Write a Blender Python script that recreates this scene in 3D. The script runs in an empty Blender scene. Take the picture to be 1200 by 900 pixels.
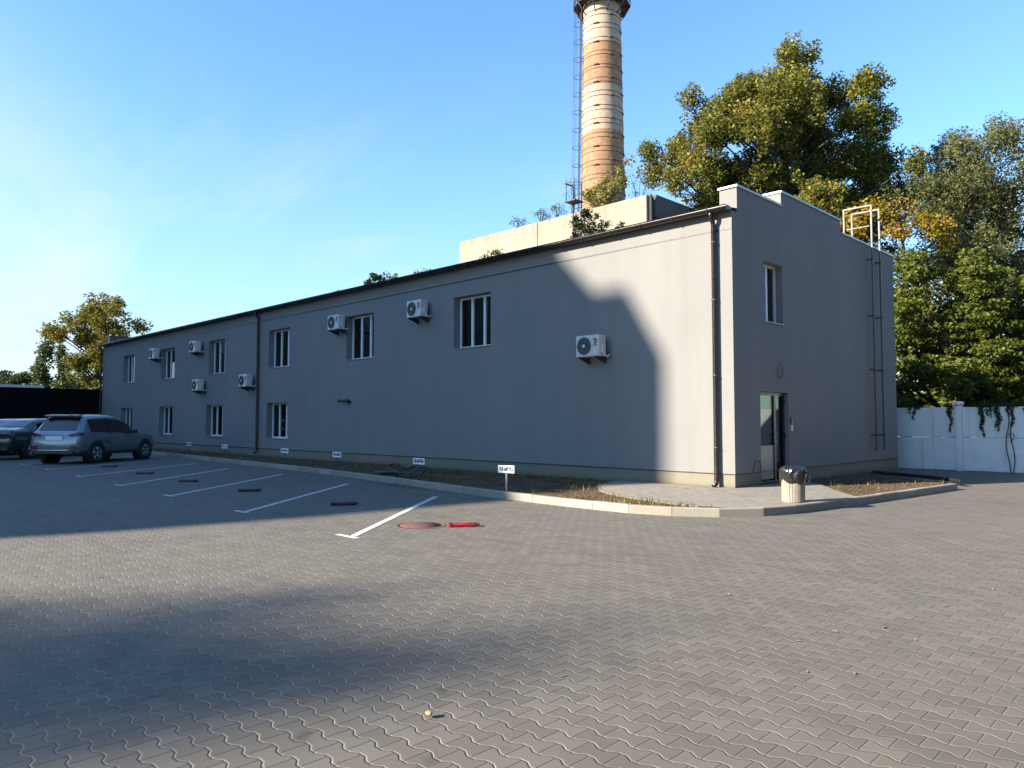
import bpy, bmesh, math, random
import numpy as np
from mathutils import Vector, Matrix, noise as mnoise
random.seed(7)
RNG = np.random.default_rng(11)
R = math.radians
sc = bpy.context.scene
COL = sc.collection

# ------------------------------------------------------------------ camera
cd = bpy.data.cameras.new('camera')
cam = bpy.data.objects.new('camera', cd); COL.objects.link(cam)
cd.sensor_width = 36.0; cd.lens = 36.0 * 874 / 1200
cd.clip_start = 0.05; cd.clip_end = 4000
cam.location = (8.088, -15.055, 1.6)
cam.rotation_euler = (R(90 + 2.817), 0, R(134.8386 - 90))
sc.camera = cam

# ------------------------------------------------------------------ sky, sun, exposure
SUN_AZ, SUN_EL = 25.0, 25.0        # light travels towards +Y turned 25 degrees to +X
w = bpy.data.worlds.new('World'); sc.world = w; w.use_nodes = True
nt = w.node_tree; nt.nodes.clear()
def wn(t, **k):
    n = nt.nodes.new(t)
    for a, b in k.items(): setattr(n, a, b)
    return n
sky = wn('ShaderNodeTexSky', sky_type='NISHITA', sun_disc=False, sun_elevation=R(SUN_EL),
         sun_rotation=R(180 + SUN_AZ), altitude=200, air_density=1.15, dust_density=0.15, ozone_density=3.0)
tc = wn('ShaderNodeTexCoord'); sep = wn('ShaderNodeSeparateXYZ')
nt.links.new(tc.outputs['Generated'], sep.inputs[0])
def wmath(op, a, b=None, c=None, clamp=False):
    n = wn('ShaderNodeMath', operation=op, use_clamp=clamp)
    for i, v in enumerate((a, b, c)):
        if v is None: continue
        if isinstance(v, (int, float)): n.inputs[i].default_value = v
        else: nt.links.new(v, n.inputs[i])
    return n.outputs[0]
zc = wmath('ADD', wmath('MAXIMUM', sep.outputs[2], 0.0), 0.12)
cx = wmath('DIVIDE', sep.outputs[0], zc); cy = wmath('DIVIDE', sep.outputs[1], zc)
comb = wn('ShaderNodeCombineXYZ')
nt.links.new(wmath('MULTIPLY', cx, 0.42), comb.inputs[0]); nt.links.new(wmath('MULTIPLY', cy, 1.25), comb.inputs[1])
cn = wn('ShaderNodeTexNoise'); cn.inputs['Scale'].default_value = 0.9; cn.inputs['Detail'].default_value = 8
cn.inputs['Roughness'].default_value = 0.6; cn.inputs['Distortion'].default_value = 0.5
nt.links.new(comb.outputs[0], cn.inputs['Vector'])
cm = wn('ShaderNodeMapRange'); cm.inputs[1].default_value = 0.46; cm.inputs[2].default_value = 0.64
nt.links.new(cn.outputs[0], cm.inputs[0])
lowm = wn('ShaderNodeMapRange'); lowm.inputs[1].default_value = 0.46; lowm.inputs[2].default_value = 0.02
lowm.inputs[3].default_value = 0.0; lowm.inputs[4].default_value = 1.0
nt.links.new(sep.outputs[2], lowm.inputs[0])
westm = wn('ShaderNodeMapRange'); westm.inputs[1].default_value = -0.45; westm.inputs[2].default_value = -0.85
nt.links.new(sep.outputs[0], westm.inputs[0])
cl = wmath('MULTIPLY', wmath('MULTIPLY', cm.outputs[0], lowm.outputs[0]), westm.outputs[0])
veil = wmath('MULTIPLY', wmath('POWER', lowm.outputs[0], 2.2), wmath('ADD', wmath('MULTIPLY', westm.outputs[0], 0.75), 0.12))
amt = wmath('MINIMUM', veil, 1.0)
tint = wn('ShaderNodeMix', data_type='RGBA', blend_type='MULTIPLY'); tint.inputs[0].default_value = 1.0; tint.inputs[7].default_value = (0.76, 0.97, 1.14, 1)
nt.links.new(sky.outputs[0], tint.inputs[6])
mixc = wn('ShaderNodeMix', data_type='RGBA')
nt.links.new(amt, mixc.inputs[0]); nt.links.new(tint.outputs[2], mixc.inputs[6]); mixc.inputs[7].default_value = (1.95, 2.45, 3.0, 1)
bg = wn('ShaderNodeBackground'); bg.inputs[1].default_value = 0.090
out = wn('ShaderNodeOutputWorld')
mixd = wn('ShaderNodeMix', data_type='RGBA')
nt.links.new(wmath('MULTIPLY', cl, 0.85, clamp=True), mixd.inputs[0]); nt.links.new(mixc.outputs[2], mixd.inputs[6]); mixd.inputs[7].default_value = (3.2, 3.3, 3.4, 1)
nt.links.new(mixd.outputs[2], bg.inputs[0]); nt.links.new(bg.outputs[0], out.inputs[0])

sd = bpy.data.lights.new('sun', 'SUN'); sd.energy = 5.0; sd.angle = R(0.53); sd.color = (1.0, 0.885, 0.72)
sun = bpy.data.objects.new('sun', sd); COL.objects.link(sun)
LD = Vector((math.sin(R(SUN_AZ)) * math.cos(R(SUN_EL)), math.cos(R(SUN_AZ)) * math.cos(R(SUN_EL)), -math.sin(R(SUN_EL))))
sun.rotation_euler = LD.to_track_quat('-Z', 'Y').to_euler()
sc.view_settings.view_transform = 'Standard'; sc.view_settings.look = 'None'
sc.view_settings.exposure = 1.8; sc.view_settings.gamma = 1.0; sc.view_settings.use_curve_mapping = False
sc.render.engine = 'CYCLES'
sc.cycles.max_bounces = 6; sc.cycles.transparent_max_bounces = 8
sc.cycles.use_denoising = True

# ------------------------------------------------------------------ materials
class NT:
    """small helper for material node trees"""
    def __init__(self, name):
        self.m = bpy.data.materials.new(name); self.m.use_nodes = True
        self.t = self.m.node_tree
        self.b = self.t.nodes['Principled BSDF']
    def n(self, t, **k):
        x = self.t.nodes.new(t)
        for a, v in k.items(): setattr(x, a, v)
        return x
    def l(self, a, b): self.t.links.new(a, b)
    def put(self, sock, v):
        if isinstance(v, (int, float)): sock.default_value = v
        elif isinstance(v, (tuple, list)): sock.default_value = (*v, 1) if len(v) == 3 and sock.type == 'RGBA' else v
        else: self.l(v, sock)
    def math(self, op, a, b=None, c=None, clamp=False):
        x = self.n('ShaderNodeMath', operation=op, use_clamp=clamp)
        for i, v in enumerate((a, b, c)):
            if v is not None: self.put(x.inputs[i], v)
        return x.outputs[0]
    def coords(self, kind='Object'): return self.n('ShaderNodeTexCoord').outputs[kind]
    def noise(self, scale, detail=4, rough=0.55, vec=None, sc3=None, distortion=0.0):
        x = self.n('ShaderNodeTexNoise'); x.inputs['Scale'].default_value = scale
        x.inputs['Detail'].default_value = detail; x.inputs['Roughness'].default_value = rough
        x.inputs['Distortion'].default_value = distortion
        v = vec if vec is not None else self.coords()
        if sc3:
            mp = self.n('ShaderNodeMapping'); mp.inputs['Scale'].default_value = sc3; self.l(v, mp.inputs[0]); v = mp.outputs[0]
        self.l(v, x.inputs['Vector']); return x.outputs[0]
    def mr(self, v, a, b, c=0.0, d=1.0):
        x = self.n('ShaderNodeMapRange')
        self.l(v, x.inputs[0])
        for i, q in enumerate((a, b, c, d)): x.inputs[i + 1].default_value = q
        return x.outputs[0]
    def mix(self, f, a, b, mode='MIX'):
        x = self.n('ShaderNodeMix', data_type='RGBA', blend_type=mode)
        self.put(x.inputs[0], f); self.put(x.inputs[6], a); self.put(x.inputs[7], b); return x.outputs[2]
    def bump(self, h, strength=0.3, dist=0.01, normal=None):
        x = self.n('ShaderNodeBump'); x.inputs['Strength'].default_value = strength; x.inputs['Distance'].default_value = dist
        self.l(h, x.inputs['Height'])
        if normal is not None: self.l(normal, x.inputs['Normal'])
        return x.outputs[0]
    def set(self, **k):
        for a, v in k.items(): self.put(self.b.inputs[a.replace('_', ' ')], v)
        return self.m

def simple(name, col, rough=0.6, metal=0.0, var=0.12, scale=6.0, spec=0.5, bump=0.0, bscale=60):
    t = NT(name)
    dark = tuple(c * (1 - var) for c in col); lite = tuple(min(1, c * (1 + var)) for c in col)
    c = t.mix(t.mr(t.noise(scale), 0.3, 0.7), dark, lite)
    t.set(Base_Color=c, Metallic=metal, Specular_IOR_Level=spec)
    t.set(Roughness=t.mr(t.noise(scale * 2.3), 0.3, 0.7, max(0, rough - 0.08), min(1, rough + 0.08)))
    if bump: t.set(Normal=t.bump(t.noise(bscale, 3), bump, 0.004))
    return t.m

M = {}
# grey facade plaster
def plaster(name, col):
    t = NT(name)
    big = t.mr(t.noise(0.35, 4, 0.6), 0.3, 0.7)
    st = t.mr(t.noise(1.0, 5, 0.6, sc3=(2.2, 2.2, 0.12)), 0.45, 0.8)
    c = t.mix(big, tuple(x * 0.95 for x in col), tuple(x * 1.04 for x in col))
    c = t.mix(t.math('MULTIPLY', st, 0.38), c, tuple(x * 0.74 for x in col))
    if 'plinth' in name:
        sp = t.n('ShaderNodeSeparateXYZ'); t.l(t.coords(), sp.inputs[0])
        spl = t.math('MULTIPLY', t.mr(t.math('ADD', sp.outputs[2], t.math('MULTIPLY', t.noise(2.5, 5, 0.7), 0.25)), 0.18, 0.36, 1.0, 0.0), 0.55)
        c = t.mix(spl, c, (0.085, 0.068, 0.05))
    fine = t.noise(140, 3, 0.7)
    h = t.math('ADD', t.math('MULTIPLY', fine, 0.35), t.math('MULTIPLY', t.noise(1.3, 3), 1.0))
    t.set(Base_Color=c, Roughness=0.9, Specular_IOR_Level=0.2, Normal=t.bump(h, 0.35, 0.006))
    return t.m
M['wall'] = plaster('grey_plaster', (0.186, 0.186, 0.184))
M['plinth'] = plaster('plinth_plaster', (0.182, 0.168, 0.130))
M['drip'] = simple('drip_strip', (0.012, 0.011, 0.011), 0.5)
M['gutter'] = simple('brown_black_metal', (0.016, 0.013, 0.013), 0.3, 0.0, 0.15, 5, 0.5)
M['roof'] = simple('dark_roof_sheet', (0.045, 0.045, 0.05), 0.45, 0.0, 0.2, 2)
M['coping'] = simple('light_grey_coping', (0.30, 0.30, 0.31), 0.35, 0.3, 0.1, 3)
M['pvc'] = simple('white_window_plastic', (0.62, 0.63, 0.64), 0.35, 0, 0.04, 4)
M['sill'] = simple('grey_sill_metal', (0.35, 0.35, 0.35), 0.4, 0.2, 0.06)
M['curtain'] = simple('curtain_cloth', (0.20, 0.20, 0.20), 0.9, 0, 0.15, 9)
M['blind'] = simple('roller_blind', (0.07, 0.08, 0.085), 0.9, 0, 0.1, 9)
M['alu'] = simple('dark_aluminium', (0.03, 0.032, 0.036), 0.35, 0.2, 0.1)
M['frost'] = simple('frosted_film', (0.16, 0.18, 0.17), 0.35, 0, 0.06, 2)
M['white_metal'] = simple('white_enamel', (0.52, 0.52, 0.50), 0.35, 0, 0.08, 5)
M['ac_dark'] = simple('black_fan_grille', (0.085, 0.087, 0.09), 0.5)
M['ac_grey'] = simple('grey_fan_hub', (0.65, 0.65, 0.65), 0.45)
M['ink'] = simple('dark_print', (0.02, 0.03, 0.05), 0.6)
M['steel'] = simple('dark_bracket_steel', (0.06, 0.06, 0.065), 0.5, 0.3)
M['rail'] = simple('pale_painted_rail', (0.10, 0.086, 0.066), 0.5, 0.1, 0.15)
M['rust'] = simple('rusty_steel', (0.12, 0.06, 0.035), 0.8, 0.1, 0.35, 10)
M['blue_steel'] = simple('weathered_ladder_steel', (0.035, 0.038, 0.05), 0.6, 0.2, 0.25, 4)
M['black'] = simple('black_plastic', (0.015, 0.015, 0.016), 0.4)
M['rubber'] = simple('tyre_rubber', (0.018, 0.018, 0.019), 0.75)
M['sign'] = simple('white_sign_plate', (0.75, 0.75, 0.75), 0.4, 0, 0.05)
M['galv'] = simple('galvanised_post', (0.30, 0.31, 0.32), 0.45, 0.5, 0.15)
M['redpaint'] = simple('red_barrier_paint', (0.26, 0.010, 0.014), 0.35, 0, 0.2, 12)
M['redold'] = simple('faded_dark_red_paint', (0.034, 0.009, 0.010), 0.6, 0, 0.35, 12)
M['blackfence'] = simple('black_fence_sheet', (0.003, 0.003, 0.004), 0.8, 0, 0.2, 2, 0.1)
M['bag'] = simple('black_bin_bag', (0.012, 0.012, 0.012), 0.22, 0, 0.1, 8, 0.8)
M['mark'] = None
M['bark'] = simple('tree_bark', (0.05, 0.04, 0.032), 0.95, 0, 0.35, 5, 0.2, 0.8, 18)
M['leaf_dry'] = simple('dry_leaf', (0.22, 0.165, 0.095), 0.8, 0, 0.3, 40)
M['pebble'] = simple('pebble_stone', (0.34, 0.29, 0.23), 0.85, 0, 0.3, 12)
M['roofgrey'] = simple('pale_roof_sheet', (0.4, 0.4, 0.4), 0.6, 0, 0.15, 2)

# glass for windows: mirror-like sheet with a view into the dark rooms
def glass_mat(name, tint, fac_add=0.0, gain=1.5):
    t = NT(name)
    tr = t.n('ShaderNodeBsdfTransparent'); tr.inputs[0].default_value = (*tint, 1)
    gl = t.n('ShaderNodeBsdfGlossy'); gl.inputs['Roughness'].default_value = 0.01
    gl.inputs['Color'].default_value = (0.9, 0.93, 0.95, 1)
    lw = t.n('ShaderNodeFresnel'); lw.inputs[0].default_value = 1.52
    t.l(t.bump(t.noise(1.4, 2), 0.02, 0.02), gl.inputs['Normal'])
    f = t.math('ADD', t.math('MULTIPLY', lw.outputs[0], gain), fac_add, clamp=True)
    mx = t.n('ShaderNodeMixShader'); t.l(f, mx.inputs[0]); t.l(tr.outputs[0], mx.inputs[1]); t.l(gl.outputs[0], mx.inputs[2])
    t.l(mx.outputs[0], t.t.nodes['Material Output'].inputs[0]); return t.m
M['glass'] = glass_mat('window_glass', (0.55, 0.6, 0.6), 0.03)
M['doorglass'] = glass_mat('door_glass', (0.35, 0.42, 0.40), 0.0, 0.55)
def carglass():
    t = NT('car_glass'); t.set(Base_Color=(0.006, 0.007, 0.008), Roughness=0.04, Specular_IOR_Level=0.8); return t.m
M['carglass'] = carglass()
def carpaint(name, col, metal=0.0):
    t = NT(name)
    c = t.mix(t.mr(t.noise(3), 0.3, 0.7), tuple(x * 0.93 for x in col), tuple(x * 1.05 for x in col))
    t.set(Base_Color=c, Metallic=metal, Roughness=0.33, Coat_Weight=0.7, Coat_Roughness=0.06); return t.m
M['silver'] = carpaint('silver_car_paint', (0.22, 0.235, 0.26), 0.5)
M['blackcar'] = carpaint('black_car_paint', (0.012, 0.012, 0.014))
M['greycar'] = carpaint('dark_blue_grey_car_paint', (0.05, 0.055, 0.065), 0.2)
M['taillight'] = simple('dark_red_lens', (0.09, 0.008, 0.01), 0.12, 0, 0.1)
M['chrome'] = simple('bright_trim', (0.6, 0.6, 0.62), 0.2, 0.9, 0.05)
M['alloy'] = simple('alloy_rim', (0.42, 0.43, 0.45), 0.3, 0.6, 0.1)

# spool-shaped concrete pavers
def pavers(name, L=0.196, W=0.126, A=0.0142, base=(0.124, 0.112, 0.092), rot=0.0, sand=(0.245, 0.225, 0.185)):
    t = NT(name)
    geo = t.n('ShaderNodeNewGeometry')
    pos = geo.outputs['Position']
    if rot:
        mp = t.n('ShaderNodeMapping'); mp.inputs['Rotation'].default_value = (0, 0, rot); t.l(pos, mp.inputs[0]); pos = mp.outputs[0]
    warp = t.noise(0.25, 2, 0.5, vec=pos)
    s = t.n('ShaderNodeSeparateXYZ'); t.l(pos, s.inputs[0])
    u = t.math('DIVIDE', s.outputs[0], L)
    v = t.math('ADD', s.outputs[1], t.math('MULTIPLY', t.math('SUBTRACT', warp, 0.5), 0.10))
    j0 = t.math('FLOOR', t.math('DIVIDE', v, W))
    def wave(ph):
        fr = t.math('FRACT', ph)
        tri = t.math('SUBTRACT', t.math('ABSOLUTE', t.math('SUBTRACT', fr, 0.5)), 0.25)   # -.25...25
        q = t.math('MULTIPLY', tri, 9.0)
        return t.math('MAXIMUM', t.math('MINIMUM', q, 1.0), -1.0)
    ph0 = t.math('ADD', u, t.math('MULTIPLY', j0, 0.5))
    w0 = wave(ph0)
    d0 = t.math('SUBTRACT', v, t.math('ADD', t.math('MULTIPLY', j0, W), t.math('MULTIPLY', w0, A)))
    d1 = t.math('SUBTRACT', v, t.math('SUBTRACT', t.math('MULTIPLY', t.math('ADD', j0, 1.0), W), t.math('MULTIPLY', w0, A)))
    below = t.math('LESS_THAN', d0, 0.0); above = t.math('GREATER_THAN', d1, 0.0)
    r = t.math('ADD', t.math('SUBTRACT', j0, below), above)
    dj = t.math('MINIMUM', t.math('ABSOLUTE', d0), t.math('ABSOLUTE', d1))
    ph = t.math('ADD', u, t.math('MULTIPLY', r, 0.5))
    cr = t.math('ADD', ph, 0.5)
    fr = t.math('FRACT', cr)
    dc = t.math('MULTIPLY', t.math('MINIMUM', fr, t.math('SUBTRACT', 1.0, fr)), L)
    cmb = t.n('ShaderNodeCombineXYZ'); t.l(r, cmb.inputs[0]); t.l(t.math('FLOOR', cr), cmb.inputs[1])
    wnz = t.n('ShaderNodeTexWhiteNoise', noise_dimensions='2D'); t.l(cmb.outputs[0], wnz.inputs[0])
    rnd = wnz.outputs[0]
    big = t.noise(0.16, 5, 0.65, vec=pos); mid = t.noise(1.6, 4, 0.6, vec=pos); fine = t.noise(160, 3, 0.75, vec=pos)
    val = t.math('ADD', t.math('ADD', t.math('MULTIPLY', rnd, 0.24), t.math('MULTIPLY', big, 0.42)),
                 t.math('ADD', t.math('MULTIPLY', mid, 0.26), t.math('MULTIPLY', fine, 0.42)))
    val = t.mr(val, 0.40, 0.92)
    c = t.mix(val, tuple(x * 0.72 for x in base), tuple(x * 1.22 for x in base))
    # dirt drifts of sand
    drift = t.mr(t.noise(0.5, 5, 0.7, vec=pos), 0.55, 0.8)
    c = t.mix(t.math('MULTIPLY', drift, 0.35), c, (0.19, 0.155, 0.115))
    stain = t.mr(t.noise(0.9, 3, 0.5, vec=pos), 0.66, 0.78)
    c = t.mix(t.math('MULTIPLY', stain, 0.35), c, (0.05, 0.046, 0.042))
    tyre = t.mr(t.noise(1.0, 4, 0.6, vec=pos, sc3=(0.28, 1.7, 1.0), distortion=0.6), 0.56, 0.72)
    c = t.mix(t.math('MULTIPLY', tyre, 0.30), c, (0.058, 0.053, 0.047))
    spot = t.mr(t.noise(3.1, 2, 0.4, vec=pos), 0.70, 0.76)
    c = t.mix(t.math('MULTIPLY', spot, 0.5), c, (0.045, 0.042, 0.038))
    jn = t.noise(9, 3, 0.6, vec=pos)
    jw = t.mr(jn, 0.25, 0.75, 0.0028, 0.0056)
    jm = t.math('SUBTRACT', 1.0, t.math('SMOOTH_MAX', t.math('MULTIPLY', t.math('SUBTRACT', dj, jw), 500), 0.0, 0.1), clamp=True)
    sandc = t.mix(t.mr(t.noise(2.2, 4, 0.7, vec=pos), 0.35, 0.62), tuple(x * 0.5 for x in sand), sand)
    c = t.mix(t.math('MULTIPLY', jm, t.mr(t.noise(1.7, 4, 0.7, vec=pos), 0.30, 0.58, 0.25, 1.0)), c, sandc)
    cmn = t.math('SUBTRACT', 1.0, t.math('MULTIPLY', t.math('SUBTRACT', dc, t.mr(rnd, 0, 1, 0.0005, 0.0032)), 700), clamp=True)
    pale = t.mr(s.outputs[0], 4.8, 7.0)
    crossc = t.mix(pale, (0.055, 0.05, 0.045), tuple(x * 0.7 for x in sand))
    c = t.mix(t.math('MULTIPLY', cmn, 0.85), c, crossc)
    # height: chamfered brick, each a little tilted, sand lower
    hj = t.math('MINIMUM', t.math('DIVIDE', dj, 0.011), 1.0); hc = t.math('MINIMUM', t.math('DIVIDE', dc, 0.007), 1.0)
    h = t.math('MULTIPLY', t.math('POWER', t.math('MINIMUM', hj, hc), 0.6), 0.006)
    h = t.math('ADD', h, t.math('ADD', t.math('MULTIPLY', rnd, 0.0035), t.math('MULTIPLY', fine, 0.0014)))
    t.set(Base_Color=c, Roughness=0.85, Specular_IOR_Level=0.3, Normal=t.bump(h, 0.85, 1.0))
    return t.m
M['paving'] = pavers('spool_pavers')
M['sidewalk'] = pavers('sidewalk_pavers', 0.2, 0.1, 0.0, (0.235, 0.215, 0.178), R(45), (0.10, 0.09, 0.07))

def soil_mat():
    t = NT('dry_soil')
    n1 = t.mr(t.noise(1.4, 6, 0.7), 0.3, 0.7); n2 = t.noise(26, 5, 0.75)
    c = t.mix(n1, (0.055, 0.036, 0.024), (0.14, 0.095, 0.06)); c = t.mix(t.mr(n2, 0.5, 0.75), c, (0.20, 0.15, 0.10))
    t.set(Base_Color=c, Roughness=0.95, Specular_IOR_Level=0.1, Normal=t.bump(t.math('ADD', n2, t.noise(90, 3)), 0.9, 0.02)); return t.m
M['soil'] = soil_mat()
def kerb_mat():
    t = NT('kerb_concrete')
    g = t.n('ShaderNodeNewGeometry')
    isl = g.outputs['Random Per Island']
    c = t.mix(isl, (0.21, 0.195, 0.165), (0.28, 0.265, 0.225))
    st = t.mr(t.noise(3.5, 5, 0.7), 0.45, 0.75); c = t.mix(t.math('MULTIPLY', st, 0.4), c, (0.18, 0.155, 0.125))
    t.set(Base_Color=c, Roughness=0.9, Specular_IOR_Level=0.2, Normal=t.bump(t.noise(45, 4, 0.7), 0.4, 0.006)); return t.m
M['kerb'] = kerb_mat()
def lines_mat():
    t = NT('worn_road_paint')
    wear = t.mr(t.noise(7, 5, 0.75), 0.52, 0.68)
    c = t.mix(t.math('MULTIPLY', wear, 0.55), (0.50, 0.48, 0.44), (0.16, 0.145, 0.13))
    t.set(Base_Color=c, Roughness=0.8, Normal=t.bump(t.noise(60, 3), 0.4, 0.004)); return t.m
M['mark'] = lines_mat()
def fence_white():
    t = NT('whitewashed_concrete')
    st = t.mr(t.noise(1.2, 6, 0.7), 0.5, 0.75); ch = t.mr(t.noise(5, 6, 0.75, distortion=0.8), 0.64, 0.70)
    c = t.mix(t.math('MULTIPLY', st, 0.35), (0.74, 0.735, 0.71), (0.42, 0.40, 0.35)); c = t.mix(t.math('MULTIPLY', ch, 0.7), c, (0.27, 0.25, 0.22))
    dr = t.mr(t.noise(1.0, 4, 0.6, sc3=(5, 5, 0.4)), 0.55, 0.75); c = t.mix(t.math('MULTIPLY', dr, 0.45), c, (0.36, 0.33, 0.28))
    t.set(Base_Color=c, Roughness=0.9, Specular_IOR_Level=0.2, Normal=t.bump(t.noise(14, 5, 0.7), 0.4, 0.012)); return t.m
M['whitewash'] = fence_white()
def old_concrete():
    t = NT('old_panel_concrete')
    p = t.coords()
    n = t.mr(t.noise(0.5, 5, 0.65), 0.3, 0.7)
    c = t.mix(n, (0.22, 0.195, 0.155), (0.30, 0.27, 0.215))
    s = t.n('ShaderNodeSeparateXYZ'); t.l(p, s.inputs[0])
    top = t.mr(s.outputs[2], 10.9, 12.3)
    run = t.mr(t.noise(1.0, 5, 0.7, sc3=(2.8, 2.8, 0.15)), 0.42, 0.72)
    c = t.mix(t.math('MULTIPLY', t.math('MULTIPLY', run, top), 0.6), c, (0.12, 0.10, 0.08))
    t.set(Base_Color=c, Roughness=0.92, Specular_IOR_Level=0.15, Normal=t.bump(t.noise(5, 6, 0.7), 0.5, 0.03)); return t.m
M['concrete'] = old_concrete()
def brick_chimney():
    t = NT('chimney_brick')
    g = t.n('ShaderNodeNewGeometry'); s = t.n('ShaderNodeSeparateXYZ'); o = t.coords()
    t.l(o, s.inputs[0])
    ang = t.math('MULTIPLY', t.math('ARCTAN2', s.outputs[1], s.outputs[0]), 1.55)
    cmb = t.n('ShaderNodeCombineXYZ'); t.l(ang, cmb.inputs[0]); t.l(s.outputs[2], cmb.inputs[1])
    br = t.n('ShaderNodeTexBrick'); t.l(cmb.outputs[0], br.inputs['Vector'])
    br.inputs['Scale'].default_value = 1.0; br.inputs['Brick Width'].default_value = 0.26; br.inputs['Row Height'].default_value = 0.085
    br.inputs['Mortar Size'].default_value = 0.010; br.inputs['Color1'].default_value = (0.235, 0.115, 0.062, 1); br.inputs['Color2'].default_value = (0.31, 0.165, 0.092, 1)
    br.inputs['Mortar'].default_value = (0.22, 0.16, 0.11, 1)
    z = s.outputs[2]
    e = t.math('MULTIPLY', t.math('SUBTRACT', t.noise(1.5, 4), 0.5), 0.25)
    zz = t.math('ADD', z, e)
    b1 = t.math('GREATER_THAN', zz, 29.63)
    b2 = t.math('MULTIPLY', t.math('GREATER_THAN', zz, 22.95), t.math('LESS_THAN', zz, 26.3))
    wm = t.math('ADD', b1, b2, clamp=True)
    pn = t.mr(t.noise(3.5, 7, 0.8), 0.34, 0.66)
    worn = t.math('MULTIPLY', wm, t.mr(pn, 0, 1, 0.25, 0.88))
    white = t.mix(br.outputs[1], (0.48, 0.43, 0.35), (0.27, 0.215, 0.155))
    tan = t.mix(t.mr(t.noise(3.0, 5, 0.7), 0.4, 0.7), br.outputs[0], (0.34, 0.21, 0.13))
    c = t.mix(worn, tan, white)
    c = t.mix(t.math('MULTIPLY', t.mr(t.noise(0.8, 5, 0.7, sc3=(1, 1, 0.35)), 0.5, 0.75), 0.4), c, (0.13, 0.09, 0.06))
    t.set(Base_Color=c, Roughness=0.92, Specular_IOR_Level=0.15, Normal=t.bump(t.math('ADD', br.outputs[1], t.noise(9, 4, 0.7)), -0.5, 0.02)); return t.m
M['chimney'] = brick_chimney()
def tower_mat():
    t = NT('panel_block'); n = t.mr(t.noise(0.3), 0.3, 0.7)
    t.set(Base_Color=t.mix(n, (0.09, 0.09, 0.085), (0.14, 0.135, 0.125)), Roughness=0.9); return t.m
M['tower'] = tower_mat()
M['dark_blocker'] = simple('dark_blocker_skin', (0.025, 0.03, 0.026), 0.8, 0, 0.2, .5)  # dark skin of the added sky-blocking boxes, so they bounce little light
def bin_mat():
    t = NT('ribbed_bin_concrete')
    st = t.mr(t.noise(4, 5, 0.7, sc3=(3, 3, 0.7)), 0.42, 0.72)
    c = t.mix(st, (0.27, 0.25, 0.20), (0.16, 0.145, 0.11))
    t.set(Base_Color=c, Roughness=0.9, Normal=t.bump(t.noise(50, 4), 0.4, 0.005)); return t.m
M['binc'] = bin_mat()
def manhole_mat():
    t = NT('rusty_manhole')
    v = t.n('ShaderNodeTexChecker'); v.inputs['Scale'].default_value = 22; t.l(t.coords(), v.inputs[0])
    c = t.mix(t.mr(t.noise(12, 4), 0.3, 0.7), (0.08, 0.036, 0.028), (0.15, 0.07, 0.052))
    c = t.mix(t.math('MULTIPLY', v.outputs[1], 0.45), c, (0.06, 0.035, 0.03))
    t.set(Base_Color=c, Roughness=0.8, Normal=t.bump(v.outputs[1], 0.8, 0.006)); return t.m
M['manhole'] = manhole_mat()

def foliage(name, dark, mid, lite, autumn=None, amount=0.0, scale=0.45, trans=0.35, back=None):
    t = NT(name)
    g = t.n('ShaderNodeNewGeometry'); rnd = g.outputs['Random Per Island']
    cl = t.mr(t.noise(scale, 3, 0.6), 0.32, 0.68)
    c = t.mix(rnd, dark, mid)
    c = t.mix(t.math('MULTIPLY', cl, 0.75), c, lite)
    if autumn:
        a = t.math('MULTIPLY', t.mr(t.math('ADD', t.noise(scale * 0.8, 4, 0.65), t.math('MULTIPLY', rnd, 0.24)), 0.62 - amount * 0.3, 0.80 - amount * 0.3), 1.0)
        c = t.mix(a, c, autumn)
    if back: c = t.mix(t.math('MULTIPLY', g.outputs['Backfacing'], 0.7), c, back)
    df = t.n('ShaderNodeBsdfDiffuse'); t.l(c, df.inputs[0])
    tr = t.n('ShaderNodeBsdfTranslucent'); t.l(t.mix(0.5, c, (0.35, 0.36, 0.04), 'MULTIPLY') if False else c, tr.inputs[0])
    gl = t.n('ShaderNodeBsdfGlossy'); gl.inputs['Roughness'].default_value = 0.45; gl.inputs[0].default_value = (0.5, 0.5, 0.5, 1)
    mx = t.n('ShaderNodeMixShader'); mx.inputs[0].default_value = trans; t.l(df.outputs[0], mx.inputs[1]); t.l(tr.outputs[0], mx.inputs[2])
    m2 = t.n('ShaderNodeMixShader'); m2.inputs[0].default_value = 0.02; t.l(mx.outputs[0], m2.inputs[1]); t.l(gl.outputs[0], m2.inputs[2])
    t.l(m2.outputs[0], t.t.nodes['Material Output'].inputs[0]); return t.m
M['f_poplar'] = foliage('poplar_leaves', (0.064, 0.084, 0.014), (0.132, 0.155, 0.022), (0.215, 0.215, 0.029), (0.34, 0.26, 0.036), -0.05, 0.35, back=(0.08, 0.09, 0.04))
M['f_maple'] = foliage('maple_leaves', (0.040, 0.058, 0.011), (0.088, 0.115, 0.020), (0.145, 0.165, 0.030), None, 0, 0.5)
M['f_willow'] = foliage('grey_green_leaves', (0.050, 0.064, 0.016), (0.105, 0.125, 0.032), (0.155, 0.165, 0.045), (0.22, 0.19, 0.05), -0.1, 0.4, back=(0.11, 0.12, 0.075))
M['f_yellow'] = foliage('autumn_leaves', (0.15, 0.115, 0.015), (0.26, 0.20, 0.024), (0.36, 0.27, 0.033), (0.26, 0.13, 0.03), -.1, 0.6)
M['f_conifer'] = foliage('dark_needles', (0.010, 0.016, 0.014), (0.022, 0.034, 0.028), (0.035, 0.05, 0.04), None, 0, 0.6, 0.15)
M['f_far'] = foliage('far_tree_leaves', (0.075, 0.083, 0.018), (0.13, 0.135, 0.025), (0.19, 0.18, 0.032), (0.28, 0.19, 0.036), -0.02, 0.25)
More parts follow.
